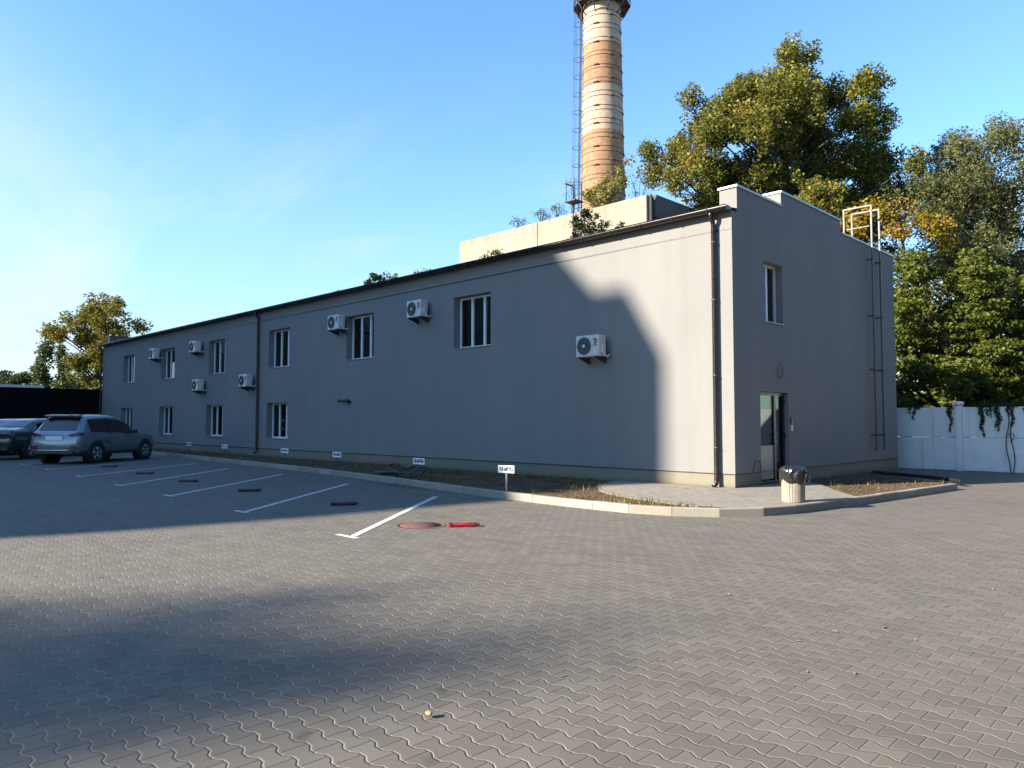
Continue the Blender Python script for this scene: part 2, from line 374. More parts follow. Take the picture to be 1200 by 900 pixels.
M['f_cypress'] = foliage('dark_poplar_leaves', (0.05, 0.07, 0.028), (0.085, 0.11, 0.042), (0.12, 0.145, 0.056), None, 0, 0.3)
M['f_hedge'] = foliage('far_wood_leaves', (0.036, 0.05, 0.022), (0.06, 0.078, 0.032), (0.085, 0.105, 0.04), None, 0, 0.15)
M['f_ivy'] = foliage('ivy_leaves', (0.018, 0.032, 0.010), (0.035, 0.06, 0.018), (0.055, 0.085, 0.025), None, 0, 1.2)
M['f_bush'] = foliage('dark_bush_leaves', (0.014, 0.022, 0.010), (0.028, 0.042, 0.018), (0.045, 0.065, 0.025), None, 0, 1.2, 0.2)
M['f_bright'] = foliage('bright_shrub_leaves', (0.07, 0.10, 0.015), (0.13, 0.17, 0.03), (0.18, 0.2, 0.04), None, 0, 1.2)
M['f_birch'] = foliage('pale_yellow_leaves', (0.12, 0.12, 0.03), (0.22, 0.21, 0.05), (0.32, 0.28, 0.08), None, 0, 1.0)
M['f_thin'] = foliage('thin_grey_leaves', (0.11, 0.12, 0.08), (0.17, 0.18, 0.13), (0.22, 0.22, 0.16), None, 0, 1.0)
M['f_weed'] = foliage('dry_weeds', (0.05, 0.06, 0.015), (0.11, 0.11, 0.03), (0.2, 0.17, 0.06), (0.25, 0.19, 0.08), 0.1, 2.5)

# ------------------------------------------------------------------ object helpers
def link(name, me, mat=None, parent=None, loc=None):
    o = bpy.data.objects.new(name, me); COL.objects.link(o)
    if mat is not None: me.materials.append(mat)
    if parent is not None: o.parent = parent
    if loc is not None: o.location = loc
    return o
def tag(o, label=None, cat=None, group=None, kind=None):
    if label: o['label'] = label
    if cat: o['category'] = cat
    if group: o['group'] = group
    if kind: o['kind'] = kind
    return o
def thing(name, label, cat, loc=(0, 0, 0), rz=0.0, group=None):
    o = bpy.data.objects.new(name, None); COL.objects.link(o)
    o.location = loc; o.rotation_euler = (0, 0, rz); o.empty_display_size = 0.2
    return tag(o, label, cat, group)
def copy_tree(o, parent=None):
    c = o.copy(); COL.objects.link(c)
    if parent is not None: c.parent = parent
    for ch in [x for x in bpy.data.objects if x.parent == o]: copy_tree(ch, c)
    return c

class MB:
    def __init__(self): self.v = []; self.f = []; self.sm = []
    def add(self, vs, fs, smooth=False):
        n = len(self.v); self.v += [tuple(map(float, p)) for p in vs]
        self.f += [tuple(i + n for i in f) for f in fs]; self.sm += [smooth] * len(fs); return self
    def box(self, x0, x1, y0, y1, z0, z1):
        vs = [(x0, y0, z0), (x1, y0, z0), (x1, y1, z0), (x0, y1, z0), (x0, y0, z1), (x1, y0, z1), (x1, y1, z1), (x0, y1, z1)]
        return self.add(vs, [(0, 3, 2, 1), (4, 5, 6, 7), (0, 1, 5, 4), (1, 2, 6, 5), (2, 3, 7, 6), (3, 0, 4, 7)])
    def quad(self, a, b, c, d): return self.add([a, b, c, d], [(0, 1, 2, 3)])
    def prism(self, poly, z0, z1):
        n = len(poly); vs = [(p[0], p[1], z0) for p in poly] + [(p[0], p[1], z1) for p in poly]
        return self.add(vs, [tuple(range(n - 1, -1, -1)), tuple(range(n, 2 * n))] + [(i, (i + 1) % n, n + (i + 1) % n, n + i) for i in range(n)])
    def tube(self, pts, r, n=8, caps=True, closed=False):
        pts = [Vector(p) for p in pts]; m = len(pts)
        rr = r if isinstance(r, (list, tuple)) else [r] * m
        ring = []; ref = None
        for i, p in enumerate(pts):
            if closed: d = pts[(i + 1) % m] - pts[i - 1]
            else: d = pts[min(i + 1, m - 1)] - pts[max(i - 1, 0)]
            if d.length < 1e-9: d = Vector((0, 0, 1))
            d.normalize()
            if ref is None:
                ref = Vector((0, 0, 1)) if abs(d.z) < 0.9 else Vector((1, 0, 0))
            x = d.cross(ref); 
            if x.length < 1e-6: x = d.orthogonal()
            x.normalize(); y = d.cross(x).normalized(); ref = -x.cross(d) if False else ref
            ring.append([p + (x * math.cos(2 * math.pi * k / n) + y * math.sin(2 * math.pi * k / n)) * rr[i] for k in range(n)])
        vs = [q for rg in ring for q in rg]; fs = []
        for i in range(m if closed else m - 1):
            j = (i + 1) % m
            for k in range(n): fs.append((i * n + k, i * n + (k + 1) % n, j * n + (k + 1) % n, j * n + k))
        self.add(vs, fs, True)
        if caps and not closed:
            b = len(self.v) - len(vs)
            self.f += [tuple(b + k for k in range(n)), tuple(b + (m - 1) * n + k for k in range(n - 1, -1, -1))]; self.sm += [False, False]
        return self
    def lathe(self, prof, n=24, c=(0, 0)):
        vs = []; fs = []
        for (r, z) in prof:
            for k in range(n): vs.append((c[0] + r * math.cos(2 * math.pi * k / n), c[1] + r * math.sin(2 * math.pi * k / n), z))
        for i in range(len(prof) - 1):
            for k in range(n): fs.append((i * n + k, i * n + (k + 1) % n, (i + 1) * n + (k + 1) % n, (i + 1) * n + k))
        return self.add(vs, fs, True)
    def build(self, name, mat, parent=None, bevel=0.0, loc=None, fixn=True):
        me = bpy.data.meshes.new(name); me.from_pydata(self.v, [], self.f)
        me.polygons.foreach_set('use_smooth', self.sm)
        if fixn and len(self.f) < 20000:
            bm = bmesh.new(); bm.from_mesh(me); bmesh.ops.recalc_face_normals(bm, faces=bm.faces); bm.to_mesh(me); bm.free()
        me.update()
        o = link(name, me, mat, parent, loc)
        if bevel:
            b = o.modifiers.new('bevel', 'BEVEL'); b.width = bevel; b.segments = 2; b.limit_method = 'ANGLE'
        return o

def text_mesh(name, body, size, mat, parent, mtx, depth=0.002, fit=None, bold=0.0):
    cu = bpy.data.curves.new(name, 'FONT'); cu.body = body; cu.size = size; cu.align_x = 'CENTER'; cu.align_y = 'CENTER'; cu.extrude = depth
    cu.resolution_u = 3; cu.offset = bold
    tmp = bpy.data.objects.new('tmp_text', cu); COL.objects.link(tmp)
    dg = bpy.context.evaluated_depsgraph_get()
    me = bpy.data.meshes.new_from_object(tmp.evaluated_get(dg)); me.name = name
    bpy.data.objects.remove(tmp); bpy.data.curves.remove(cu)
    if fit:
        xs = [v.co.x for v in me.vertices]; me.transform(Matrix.Scale(fit / (max(xs) - min(xs)), 4, (1, 0, 0)))
    me.transform(mtx); me.materials.clear()
    return link(name, me, mat, parent)

def holed_wall(mb, x0, x1, z0, z1, holes, fn, depth):
    """front sheet with rectangular holes plus their reveals; fn(s, z, d) -> point, d = depth into the wall"""
    xs = sorted({x0, x1, *[h[0] for h in holes], *[h[1] for h in holes]}); zs = sorted({z0, z1, *[h[2] for h in holes], *[h[3] for h in holes]})
    for i in range(len(xs) - 1):
        for j in range(len(zs) - 1):
            cx, cz = (xs[i] + xs[i + 1]) / 2, (zs[j] + zs[j + 1]) / 2
            if any(h[0] < cx < h[1] and h[2] < cz < h[3] for h in holes): continue
            mb.quad(fn(xs[i], zs[j], 0), fn(xs[i + 1], zs[j], 0), fn(xs[i + 1], zs[j + 1], 0), fn(xs[i], zs[j + 1], 0))
    for (a, b, c, d) in holes:
        mb.quad(fn(a, c, 0), fn(a, d, 0), fn(a, d, depth), fn(a, c, depth)); mb.quad(fn(b, c, 0), fn(b, c, depth), fn(b, d, depth), fn(b, d, 0))
        mb.quad(fn(a, d, 0), fn(b, d, 0), fn(b, d, depth), fn(a, d, depth)); mb.quad(fn(a, c, 0), fn(a, c, depth), fn(b, c, depth), fn(b, c, 0))

# ------------------------------------------------------------------ ground
g = MB().add([(-700, -700, 0), (700, -700, 0), (700, 700, 0), (-700, 700, 0)], [(0, 1, 2, 3)]).build('ground', M['paving'])
tag(g, kind='structure')

KERB = [(-43.2, -1.35), (-36, -1.62), (-28, -2.02), (-22, -2.38), (-17, -2.68), (-13.5, -2.95), (-10.7, -3.22), (-8, -3.55), (-5.9, -3.86), (-3.9, -4.18), (-2.6, -4.32), (-0.85, -4.42),
        (0.3, -4.42), (0.95, -4.28), (1.45, -4.02), (1.8, -3.75), (2.05, -3.42), (2.39, -2.8), (2.55, -1.6), (2.70, -0.33), (2.93, 2.1), (3.16, 4.57)]
def offset_path(P, d):
    out = []
    for i, p in enumerate(P):
        a = Vector(P[max(i - 1, 0)]); b = Vector(P[min(i + 1, len(P) - 1)]); t = (b - a).normalized()
        n = Vector((-t.y, t.x)); out.append((p[0] + n.x * d, p[1] + n.y * d))
    return out
def resample(P, step):
    P = [Vector(p) for p in P]; out = [P[0].copy()]; acc = 0
    for a, b in zip(P, P[1:]):
        L = (b - a).length; s = step - acc
        while s <= L: out.append(a + (b - a) * (s / L)); s += step
        acc = L - (s - step)
    if (out[-1] - P[-1]).length > 0.2: out.append(P[-1])
    return [tuple(p) for p in out]
KP = resample(KERB, 0.78); KI = offset_path(KP, 0.13)
mb = MB(); kr = random.Random(3)
for i in range(len(KP) - 1):
    a, b, c, d = map(Vector, (KP[i], KP[i + 1], KI[i + 1], KI[i])); gsh = (b - a).normalized() * 0.004
    top = 0.145 + kr.uniform(-0.004, 0.004)
    o1 = kr.uniform(-0.004, 0.004); nn = Vector((-(b - a).y, (b - a).x)).normalized() * o1
    a, b, c, d = a + gsh + nn, b - gsh + nn, c - gsh, d + gsh
    ch = (d - a).normalized() * 0.015
    vs = [(*a, -0.05), (*b, -0.05), (*c, -0.05), (*d, -0.05), (*a, top - 0.015), (*b, top - 0.015), (*(b + ch), top), (*(a + ch), top), (*c, top), (*d, top)]
    mb.add(vs, [(0, 1, 5, 4), (4, 5, 6, 7), (7, 6, 8, 9), (2, 3, 9, 8), (1, 2, 8, 6, 5), (3, 0, 4, 7, 9)])
tag(mb.build('kerb', M['kerb']), kind='structure')
KIN = offset_path(resample(KERB, 0.4), 0.126)
def part_of(P, xa, xb=None, ymax=None):
    return [p for p in P]
# split the inner line at the two ends of the paved corner
iA = min(range(len(KIN)), key=lambda i: (KIN[i][0] - 1.92) ** 2 + (KIN[i][1] + 3.42) ** 2)
iB = min(range(len(KIN)), key=lambda i: (KIN[i][0] - 2.62) ** 2 + (KIN[i][1] + 0.15) ** 2)
EDGE = [(1.25, -3.62), (0.4, -3.42), (-0.3, -3.25), (-1.0, -3.0), (-1.8, -2.45), (-2.6, -1.5), (-3.2, -0.02)]
EDGE2 = [(2.45, 0.1), (2.1, 0.55), (1.75, 1.0), (1.25, 1.75), (0.7, 2.5), (0.02, 2.9)]
bed1 = KIN[:iA + 1] + EDGE + [(-43.2, -0.02)]
side = [p for p in reversed(EDGE)] + KIN[iA:iB + 1] + EDGE2 + [(0.02, -0.02)]
bed2 = list(reversed(EDGE2)) + KIN[iB:] + [(3.0, 4.6), (1.6, 6.2), (0.02, 8.4)]
def slab(poly, z, name, mat):
    bm = bmesh.new(); vs = [bm.verts.new((p[0], p[1], z)) for p in poly]; f = bm.faces.new(vs)
    if f.normal.z < 0: f.normal_flip()
    bmesh.ops.triangulate(bm, faces=[f]); bmesh.ops.recalc_face_normals(bm, faces=bm.faces)
    if sum(x.normal.z for x in bm.faces) < 0: bmesh.ops.reverse_faces(bm, faces=bm.faces)
    me = bpy.data.meshes.new(name); bm.to_mesh(me); bm.free(); o = link(name, me, mat); return tag(o, kind='structure')
slab(side, 0.13, 'sidewalk', M['sidewalk'])
slab(bed1, 0.10, 'soil_bed', M['soil']); slab(bed2, 0.10, 'soil_bed', M['soil'])
mb = MB()
for E in (EDGE, EDGE2):
    for a, b in zip(E, E[1:]):
        a, b = Vector(a), Vector(b); n = Vector((-(b - a).y, (b - a).x)).normalized() * 0.022
        mb.prism([tuple(a - n), tuple(b - n), tuple(b + n), tuple(a + n)], 0.05, 0.134)
tag(mb.build('bed_edging', M['plinth']), kind='structure')

def inside(p, poly):
    x, y = p; c = False; n = len(poly)
    for i in range(n):
        x0, y0 = poly[i]; x1, y1 = poly[i - 1]
        if (y0 > y) != (y1 > y) and x < (x1 - x0) * (y - y0) / (y1 - y0) + x0: c = not c
    return c
def scatter(poly, n, xr, yr, rnd):
    out = []
    while len(out) < n:
        p = (rnd.uniform(*xr), rnd.uniform(*yr))
        if inside(p, poly): out.append(p)
    return out
# clods and gravel on the beds, dry weeds
rnd = random.Random(5); mb = MB()
def clod(mb, x, y, z, s):
    vs = []
    for k in range(6): vs.append((x + s * math.cos(k * 1.047) * rnd.uniform(.7, 1.2), y + s * math.sin(k * 1.047) * rnd.uniform(.7, 1.2), z - 0.01))
    vs += [(x + rnd.uniform(-.3, .3) * s, y + rnd.uniform(-.3, .3) * s, z + s * rnd.uniform(.5, .9))]
    mb.add(vs, [(k, (k + 1) % 6, 6) for k in range(6)])
for p in scatter(bed1, 2600, (-16, 1.3), (-4.3, 0), rnd) + scatter(bed1, 900, (-43, -16), (-3, 0), rnd) + scatter(bed2, 900, (0, 3.1), (-.1, 8.3), rnd):
    clod(mb, p[0], p[1], 0.10, rnd.choice([0.015, 0.02, 0.03, 0.045]) * rnd.uniform(.7, 1.2))
tag(mb.build('soil_clods', M['soil']), 'brown clods and gravel strewn over the planting beds along the grey building', 'soil', kind='stuff')
mb = MB()
def blade(mb, x, y, z, h, lean):
    a = rnd.uniform(0, 6.28); dx, dy = math.cos(a), math.sin(a); wv = 0.012
    mb.add([(x - dy * wv, y + dx * wv, z), (x + dy * wv, y - dx * wv, z), (x + dx * lean, y + dy * lean, z + h)], [(0, 1, 2)])
cl = scatter(bed1, 300, (-43, 1.5), (-4.3, 0), rnd) + scatter(bed1, 80, (-14, -1), (-1.3, -0.05), rnd) + scatter(bed1, 38, (-1.0, 1.7), (-4.2, -3), rnd) + scatter(bed2, 34, (0, 3.1), (0, 8), rnd)
for p in cl:
    k = rnd.randint(5, 16); s = rnd.uniform(.4, 1.1)
    for _ in range(k): blade(mb, p[0] + rnd.gauss(0, .07), p[1] + rnd.gauss(0, .05), 0.09, rnd.uniform(.05, .16) * s, rnd.uniform(0, .08))
tag(mb.build('weeds', M['f_weed'], fixn=False), 'low dry weeds growing in the soil beds by the wall', 'weeds', kind='stuff')
mb = MB()
for _ in range(150):
    x = rnd.gauss(-6.8, 1.1); 
    clod(mb, x, -3.80 - (x + 5.9) * -0.165 * -1 - rnd.uniform(0.05, 0.55), 0.004, rnd.uniform(.012, .03))
tag(mb.build('gravel', M['soil']), 'dark crumbs of soil spilled on the paving below the kerb near the black hose', 'gravel', kind='stuff')

# ------------------------------------------------------------------ parking lines
LINES = [((-4.21, -4.96), (-0.80, -9.24)), ((-8.27, -4.50), (-4.53, -9.01)), ((-12.5, -4.06), (-8.35, -8.83)), ((-16.3, -3.95), (-11.85, -8.72)),
         ((-20.0, -3.55), (-15.9, -8.5)), ((-23.9, -3.2), (-19.9, -8.35)), ((-27.7, -2.9), (-23.9, -8.2))]
WHERE = ['white parking line nearest the camera, half in sunlight, beside the rusty manhole', 'second parking line from the red barrier, wholly in shade, with a tick at its end',
         'third white parking line from the manhole, between two dark folded barriers', 'fourth white parking line from the manhole, just behind the middle bays',
         'fifth white parking line from the manhole, two bays away from the silver car', 'white parking line running close to the right of the silver car', 'white parking line between the silver car and the black car']
for (a, b), lab in zip(LINES, WHERE):
    a, b = Vector(a), Vector(b); t = (b - a).normalized(); n = Vector((-t.y, t.x)) * 0.055
    mb = MB(); mb.add([(*(a - n), .005), (*(b - n), .005), (*(b + n), .005), (*(a + n), .005)], [(0, 1, 2, 3)])
    u = Vector((1, 0)); v = Vector((0, 1)) * 0.05
    c = b + t * 0.055
    mb.add([(*(c - u * .36 - v), .005), (*(c + u * .14 - v), .005), (*(c + u * .14 + v), .005), (*(c - u * .36 + v), .005)], [(0, 1, 2, 3)])
    tag(mb.build('parking_line', M['mark']), lab, 'parking line', 'white parking bay lines')

# ------------------------------------------------------------------ office building
B = thing('office_building', 'long two-storey grey plastered office building with dark gutters and stepped gable parapet', 'building')
LX = -43.25; DY = 10.5; EZ = 6.28
UP = [(-9.43, -7.77), (-15.46, -13.72), (-21.42, -19.62), (-27.4, -25.62), (-33.45, -31.62), (-39.4, -37.55)]
LO = [(-21.5, -19.7), (-27.6, -25.75), (-33.6, -31.78), (-39.6, -37.75)]
holes = [(a, b, 3.80, 5.41) for a, b in UP] + [(a, b, 0.85, 2.35) for a, b in LO]
RV = 0.33
mb = MB(); holed_wall(mb, LX, 0, 0.43, EZ, holes, lambda s, z, d: (s, d, z), RV)
GH = [(1.50, 2.48, 3.92, 5.38), (1.22, 2.68, 0.43, 2.28)]
prof = [(0, EZ), (0.25, EZ), (0.25, 6.86), (2.47, 6.86), (2.47, 7.21), (6.18, 7.21), (6.18, 6.86), (DY, 6.86)]
holed_wall(mb, 0, DY, 0.43, EZ, GH, lambda s, z, d: (-d, s, z), 0.25)
# gable above the eaves, with its stepped top and thickness
PT = 0.43
for (y0, y1, z1) in ((0.25, 2.47, 6.86), (2.47, 6.18, 7.21), (6.18, DY, 6.86)):
    mb.quad((0, y0, EZ), (0, y1, EZ), (0, y1, z1), (0, y0, z1))
    mb.quad((-PT, y0, EZ), (-PT, y0, z1), (-PT, y1, z1), (-PT, y1, EZ))
    mb.quad((0, y0, EZ), (0, y0, z1), (-PT, y0, z1), (-PT, y0, EZ)); mb.quad((0, y1, EZ), (-PT, y1, EZ), (-PT, y1, z1), (0, y1, z1))
# far gable and back wall
mb.quad((LX, 0, 0.43), (LX, 0, EZ), (LX, DY, EZ), (LX, DY, 0.43)); mb.quad((LX, DY, 0), (LX, DY, EZ), (0, DY, EZ), (0, DY, 0))
mb.build('wall', M['wall'], B, fixn=False)
mb = MB()
mb.quad((LX, 0.012, 0), (0 - .012, 0.012, 0), (-.012, 0.012, 0.415), (LX, 0.012, 0.415))
for a, b in ((0.012, 1.22), (2.68, DY)): mb.quad((-.012, a, 0), (-.012, b, 0), (-.012, b, 0.415), (-.012, a, 0.415))
mb.quad((LX + .012, 0.012, 0), (LX + .012, 0.012, 0.415), (LX + .012, DY, 0.415), (LX + .012, DY, 0))
mb.build('plinth', M['plinth'], B, fixn=False)
mb = MB(); mb.box(LX, 0.006, -0.006, 0.05, 0.413, 0.432)
for a, b in ((0.05, 1.215), (2.685, DY)): mb.box(-0.05, 0.006, a, b, 0.413, 0.432)
mb.build('drip_strip', M['drip'], B)
mb = MB(); mb.box(LX, -.002, -0.005, 0.004, 5.860, 5.892); mb.build('groove', M['drip'], B)
# roof: low ridge, dark sheets with standing seams
mb = MB(); RZ = 7.02
mb.quad((LX, -0.10, 6.33), (0, -0.10, 6.33), (0, 5.25, RZ), (LX, 5.25, RZ)); mb.quad((LX, 5.25, RZ), (0, 5.25, RZ), (0, DY + .1, 6.33), (LX, DY + .1, 6.33))
mb.box(LX, 0.0, -0.10, 0.0, 6.281, 6.329)
x = LX + .6
while x < -.5:
    mb.add([(x, -.1, 6.335), (x + .03, -.1, 6.335), (x + .03, 5.25, RZ + .005), (x, 5.25, RZ + .005), (x, -.1, 6.365), (x + .03, -.1, 6.365), (x + .03, 5.25, RZ + .035), (x, 5.25, RZ + .035)],
           [(4, 5, 6, 7), (0, 1, 5, 4), (1, 2, 6, 5), (3, 0, 4, 7)]); x += 0.6
mb.build('roof', M['roof'], B)
MB().box(LX, LX + PT, 0.25, DY, EZ, 6.9).build('far_parapet', M['roof'], B)  # dark roof sheet instead of plaster: shade of this face put into the colour
# copings
for (y0, y1, z) in ((0.21, 2.47, 6.86), (2.44, 6.21, 7.21), (6.21, DY + .04, 6.86)):
    MB().box(-PT - .03, 0.035, y0, y1, z + .002, z + .055).build('coping', M['coping'], B, 0.006)
MB().box(LX - .03, LX + PT + .03, .21, DY + .04, 6.902, 6.95).build('coping', M['gutter'], B)
# gutter: half round along the eaves with brackets
mb = MB(); n = 9; R0 = 0.10; yc = -0.21; zc_ = 6.345
pr = [(yc + R0 * math.cos(math.pi + math.pi * k / (n - 1)), zc_ + R0 * math.sin(math.pi + math.pi * k / (n - 1))) for k in range(n)]
pi_ = [(yc + (R0 - .006) * math.cos(math.pi + math.pi * k / (n - 1)), zc_ + .0 + (R0 - .006) * math.sin(math.pi + math.pi * k / (n - 1))) for k in range(n)]
full = pr + list(reversed(pi_))
vs = [(LX - .03, y, z) for y, z in full] + [(0.03, y, z) for y, z in full]; m = len(full)
mb.add(vs, [(i, (i + 1) % m, m + (i + 1) % m, m + i) for i in range(m)], True)
mb.add([(0.03, y, z) for y, z in pr], [tuple(range(n))]); mb.add([(LX - .03, y, z) for y, z in pr], [tuple(range(n))])
mb.tube([(LX - .03, yc - R0, zc_), (0.03, yc - R0, zc_)], 0.011, 6)
gut = mb.build('gutter', M['gutter'], B)
mb = MB(); x = -0.45
while x > LX:
    pts = [(x, yc + (R0 + .008) * math.cos(math.pi + math.pi * k / 8), zc_ + (R0 + .008) * math.sin(math.pi + math.pi * k / 8)) for k in range(9)]
    MB().tube(pts + [(x, -0.02, 6.31)], 0.012, 5).build('gutter_bracket', M['steel'], gut); x -= 0.9
def downpipe(x, zb, outlet=True, r=0.052):
    mb = MB(); y = -0.10
    pts = [(x, yc, 6.27), (x, yc, 6.20), (x, yc + .02, 6.14), (x, y - .02, 6.06), (x, y, 6.0), (x, y, zb + .12)]
    if outlet: pts += [(x, y - .015, zb + .06), (x - .02, y - .10, zb + .0)]
    mb.tube(pts, r, 12); p = mb.build('downpipe', M['gutter'], B)
    for z in (1.0, 2.6, 4.3, 5.6): mb = MB(); mb.tube([(x, y, z - .02), (x, y, z + .02)], r + .008, 12); mb.box(x - .012, x + .012, y, 0.0, z - .012, z + .012); mb.build('pipe_clip', M['steel'], p)
downpipe(-0.40, 0.15); downpipe(-22.2, 0.22); downpipe(LX + .06, 0.2)
# windows
def window(parent, x0, x1, z0, z1, depth, fn, tilt=True, three=True, curtain=0, sill=True):
    """fn(s, d, z) maps along-wall, depth-in, height to a point"""
    def bx(mb, s0, s1, d0, d1, a, b):
        P = [fn(s0, d0, a), fn(s1, d0, a), fn(s1, d1, a), fn(s0, d1, a), fn(s0, d0, b), fn(s1, d0, b), fn(s1, d1, b), fn(s0, d1, b)]
        mb.add(P, [(0, 3, 2, 1), (4, 5, 6, 7), (0, 1, 5, 4), (1, 2, 6, 5), (2, 3, 7, 6), (3, 0, 4, 7)])
    e = 0.004; wdt = x1 - x0; fw = 0.065
    cuts = [x0 + wdt * .345, x0 + wdt * .675] if three else [x0 + wdt * .5]
    mb = MB(); d0, d1 = depth - .075, depth - .012
    bx(mb, x0 + e, x0 + fw, d0, d1, z0 + e, z1 - e); bx(mb, x1 - fw, x1 - e, d0, d1, z0 + e, z1 - e)
    bx(mb, x0 + fw, x1 - fw, d0, d1, z1 - fw, z1 - e); bx(mb, x0 + fw, x1 - fw, d0, d1, z0 + e, z0 + fw + .02)
    for c in cuts: bx(mb, c - .045, c + .045, d0 + .003, d1, z0 + fw + .02, z1 - fw)
    F = mb.build('window', M['pvc'], parent)
    mb = MB(); bx(mb, x0 + fw, x1 - fw, depth - .040, depth - .032, z0 + fw, z1 - fw); mb.build('pane', M['glass'], F)
    if three and tilt:      # middle sash tipped inwards at the top
        mb = MB(); a, b = cuts[0] + .045, cuts[1] - .045; zz0, zz1 = z0 + .09, z1 - .075; t = .035
        def slant(s0, s1, za, zb):
            def dd(z): return depth + .01 + (z - zz0) / (zz1 - zz0) * .16
            P = [fn(s0, dd(za), za), fn(s1, dd(za), za), fn(s1, dd(za) + .05, za), fn(s0, dd(za) + .05, za), fn(s0, dd(zb), zb), fn(s1, dd(zb), zb), fn(s1, dd(zb) + .05, zb), fn(s0, dd(zb) + .05, zb)]
            mb.add(P, [(0, 3, 2, 1), (4, 5, 6, 7), (0, 1, 5, 4), (1, 2, 6, 5), (2, 3, 7, 6), (3, 0, 4, 7)])
        slant(a, a + t, zz0, zz1); slant(b - t, b, zz0, zz1); slant(a + t, b - t, zz1 - t, zz1); slant(a + t, b - t, zz0, zz0 + t)
        mb.build('tilted_sash', M['pvc'], F)
    if sill:
        mb = MB(); bx(mb, x0 + .002, x1 - .002, -.035, depth - .08, z0 + .004, z0 + .022); mb.build('sill', M['sill'], F)
    if curtain:
        mb = MB(); pts = []; n = int(wdt / .03)
        s0 = x0 + .03 if curtain != 3 else x0 + wdt * .5
        for k in range(n + 1):
            s = s0 + (x1 - .03 - s0) * k / n; pts.append((s, depth + .26 + .03 * math.sin(k * 1.1) + .012 * math.sin(k * 2.7)))
        zt = z1; zb = z0 if curtain in (1, 3) else z1 - (z1 - z0) * .45
        for (s, d), (s2, d2) in zip(pts, pts[1:]): mb.quad(fn(s, d, zb), fn(s2, d2, zb), fn(s2, d2, zt), fn(s, d, zt))
        mb.build('curtain', M['curtain'] if curtain != 2 else M['blind'], F, fixn=False)
    return F
FA = lambda s, d, z: (s, d, z)
for (a, b), c, tl in zip(UP, (0, 0, 0, 2, 2, 0), (1, 1, 1, 1, 0, 1)): window(B, a, b, 3.80, 5.41, RV, FA, tl, True, c)
for (a, b), c in zip(LO, (1, 2, 0, 2)): window(B, a, b, 0.85, 2.35, RV, FA, False, True, c)
window(B, 1.50, 2.48, 3.92, 5.38, 0.25, lambda s, d, z: (-d, s, z), False, False, 2)
# entrance door
mb = MB(); y0, y1, zb, zt = 1.22, 2.68, 0.13, 2.28
mb.quad((0.0, y0, 0.0), (-.25, y0, 0.0), (-.25, y0, .43), (0.0, y0, .43)); mb.quad((0.0, y1, 0.0), (0.0, y1, .43), (-.25, y1, .43), (-.25, y1, 0.0)); mb.quad((0, y0, .12), (0, y1, .12), (-.25, y1, .12), (-.25, y0, .12))
mb.build('door_step', M['plinth'], B, fixn=False)
door = MB(); xa, xb = -.16, -.10
door.box(xa, xb, y0 + .004, y0 + .07, zb, zt - .004); door.box(xa, xb, y1 - .07, y1 - .004, zb, zt - .004); door.box(xa, xb, y0 + .07, y1 - .07, zt - .08, zt - .004)
door.box(xa, xb, y0 + .07, y1 - .07, zb, zb + .05); door.box(xa, xb + .004, 2.10, 2.20, zb + .05, zt - .08)
D = door.build('door', M['alu'], B)
MB().box(-.14, -.125, 1.29, 2.10, zb + .05, zt - .08).build('door_pane', M['doorglass'], D); MB().box(-.14, -.125, 2.20, 2.61, zb + .05, zt - .08).build('door_pane', M['doorglass'], D)
MB().box(-.124, -.119, 1.30, 2.09, zb + .09, zb + .88).build('frosted_film', M['frost'], D)
MB().box(-.30, -.29, 1.29, 2.61, zb, zt).build('door_blind', M['blind'], D)
MB().tube([(-.09, 2.15, 1.05), (-.05, 2.15, 1.05), (-.05, 2.15, 1.30), (-.09, 2.15, 1.30)], .014, 6).build('handle', M['chrome'], D)
for z in (.35, 1.2, 2.0): MB().tube([(-.085, 2.635, z), (-.085, 2.635, z + .12)], .022, 8).build('hinge', M['black'], D)

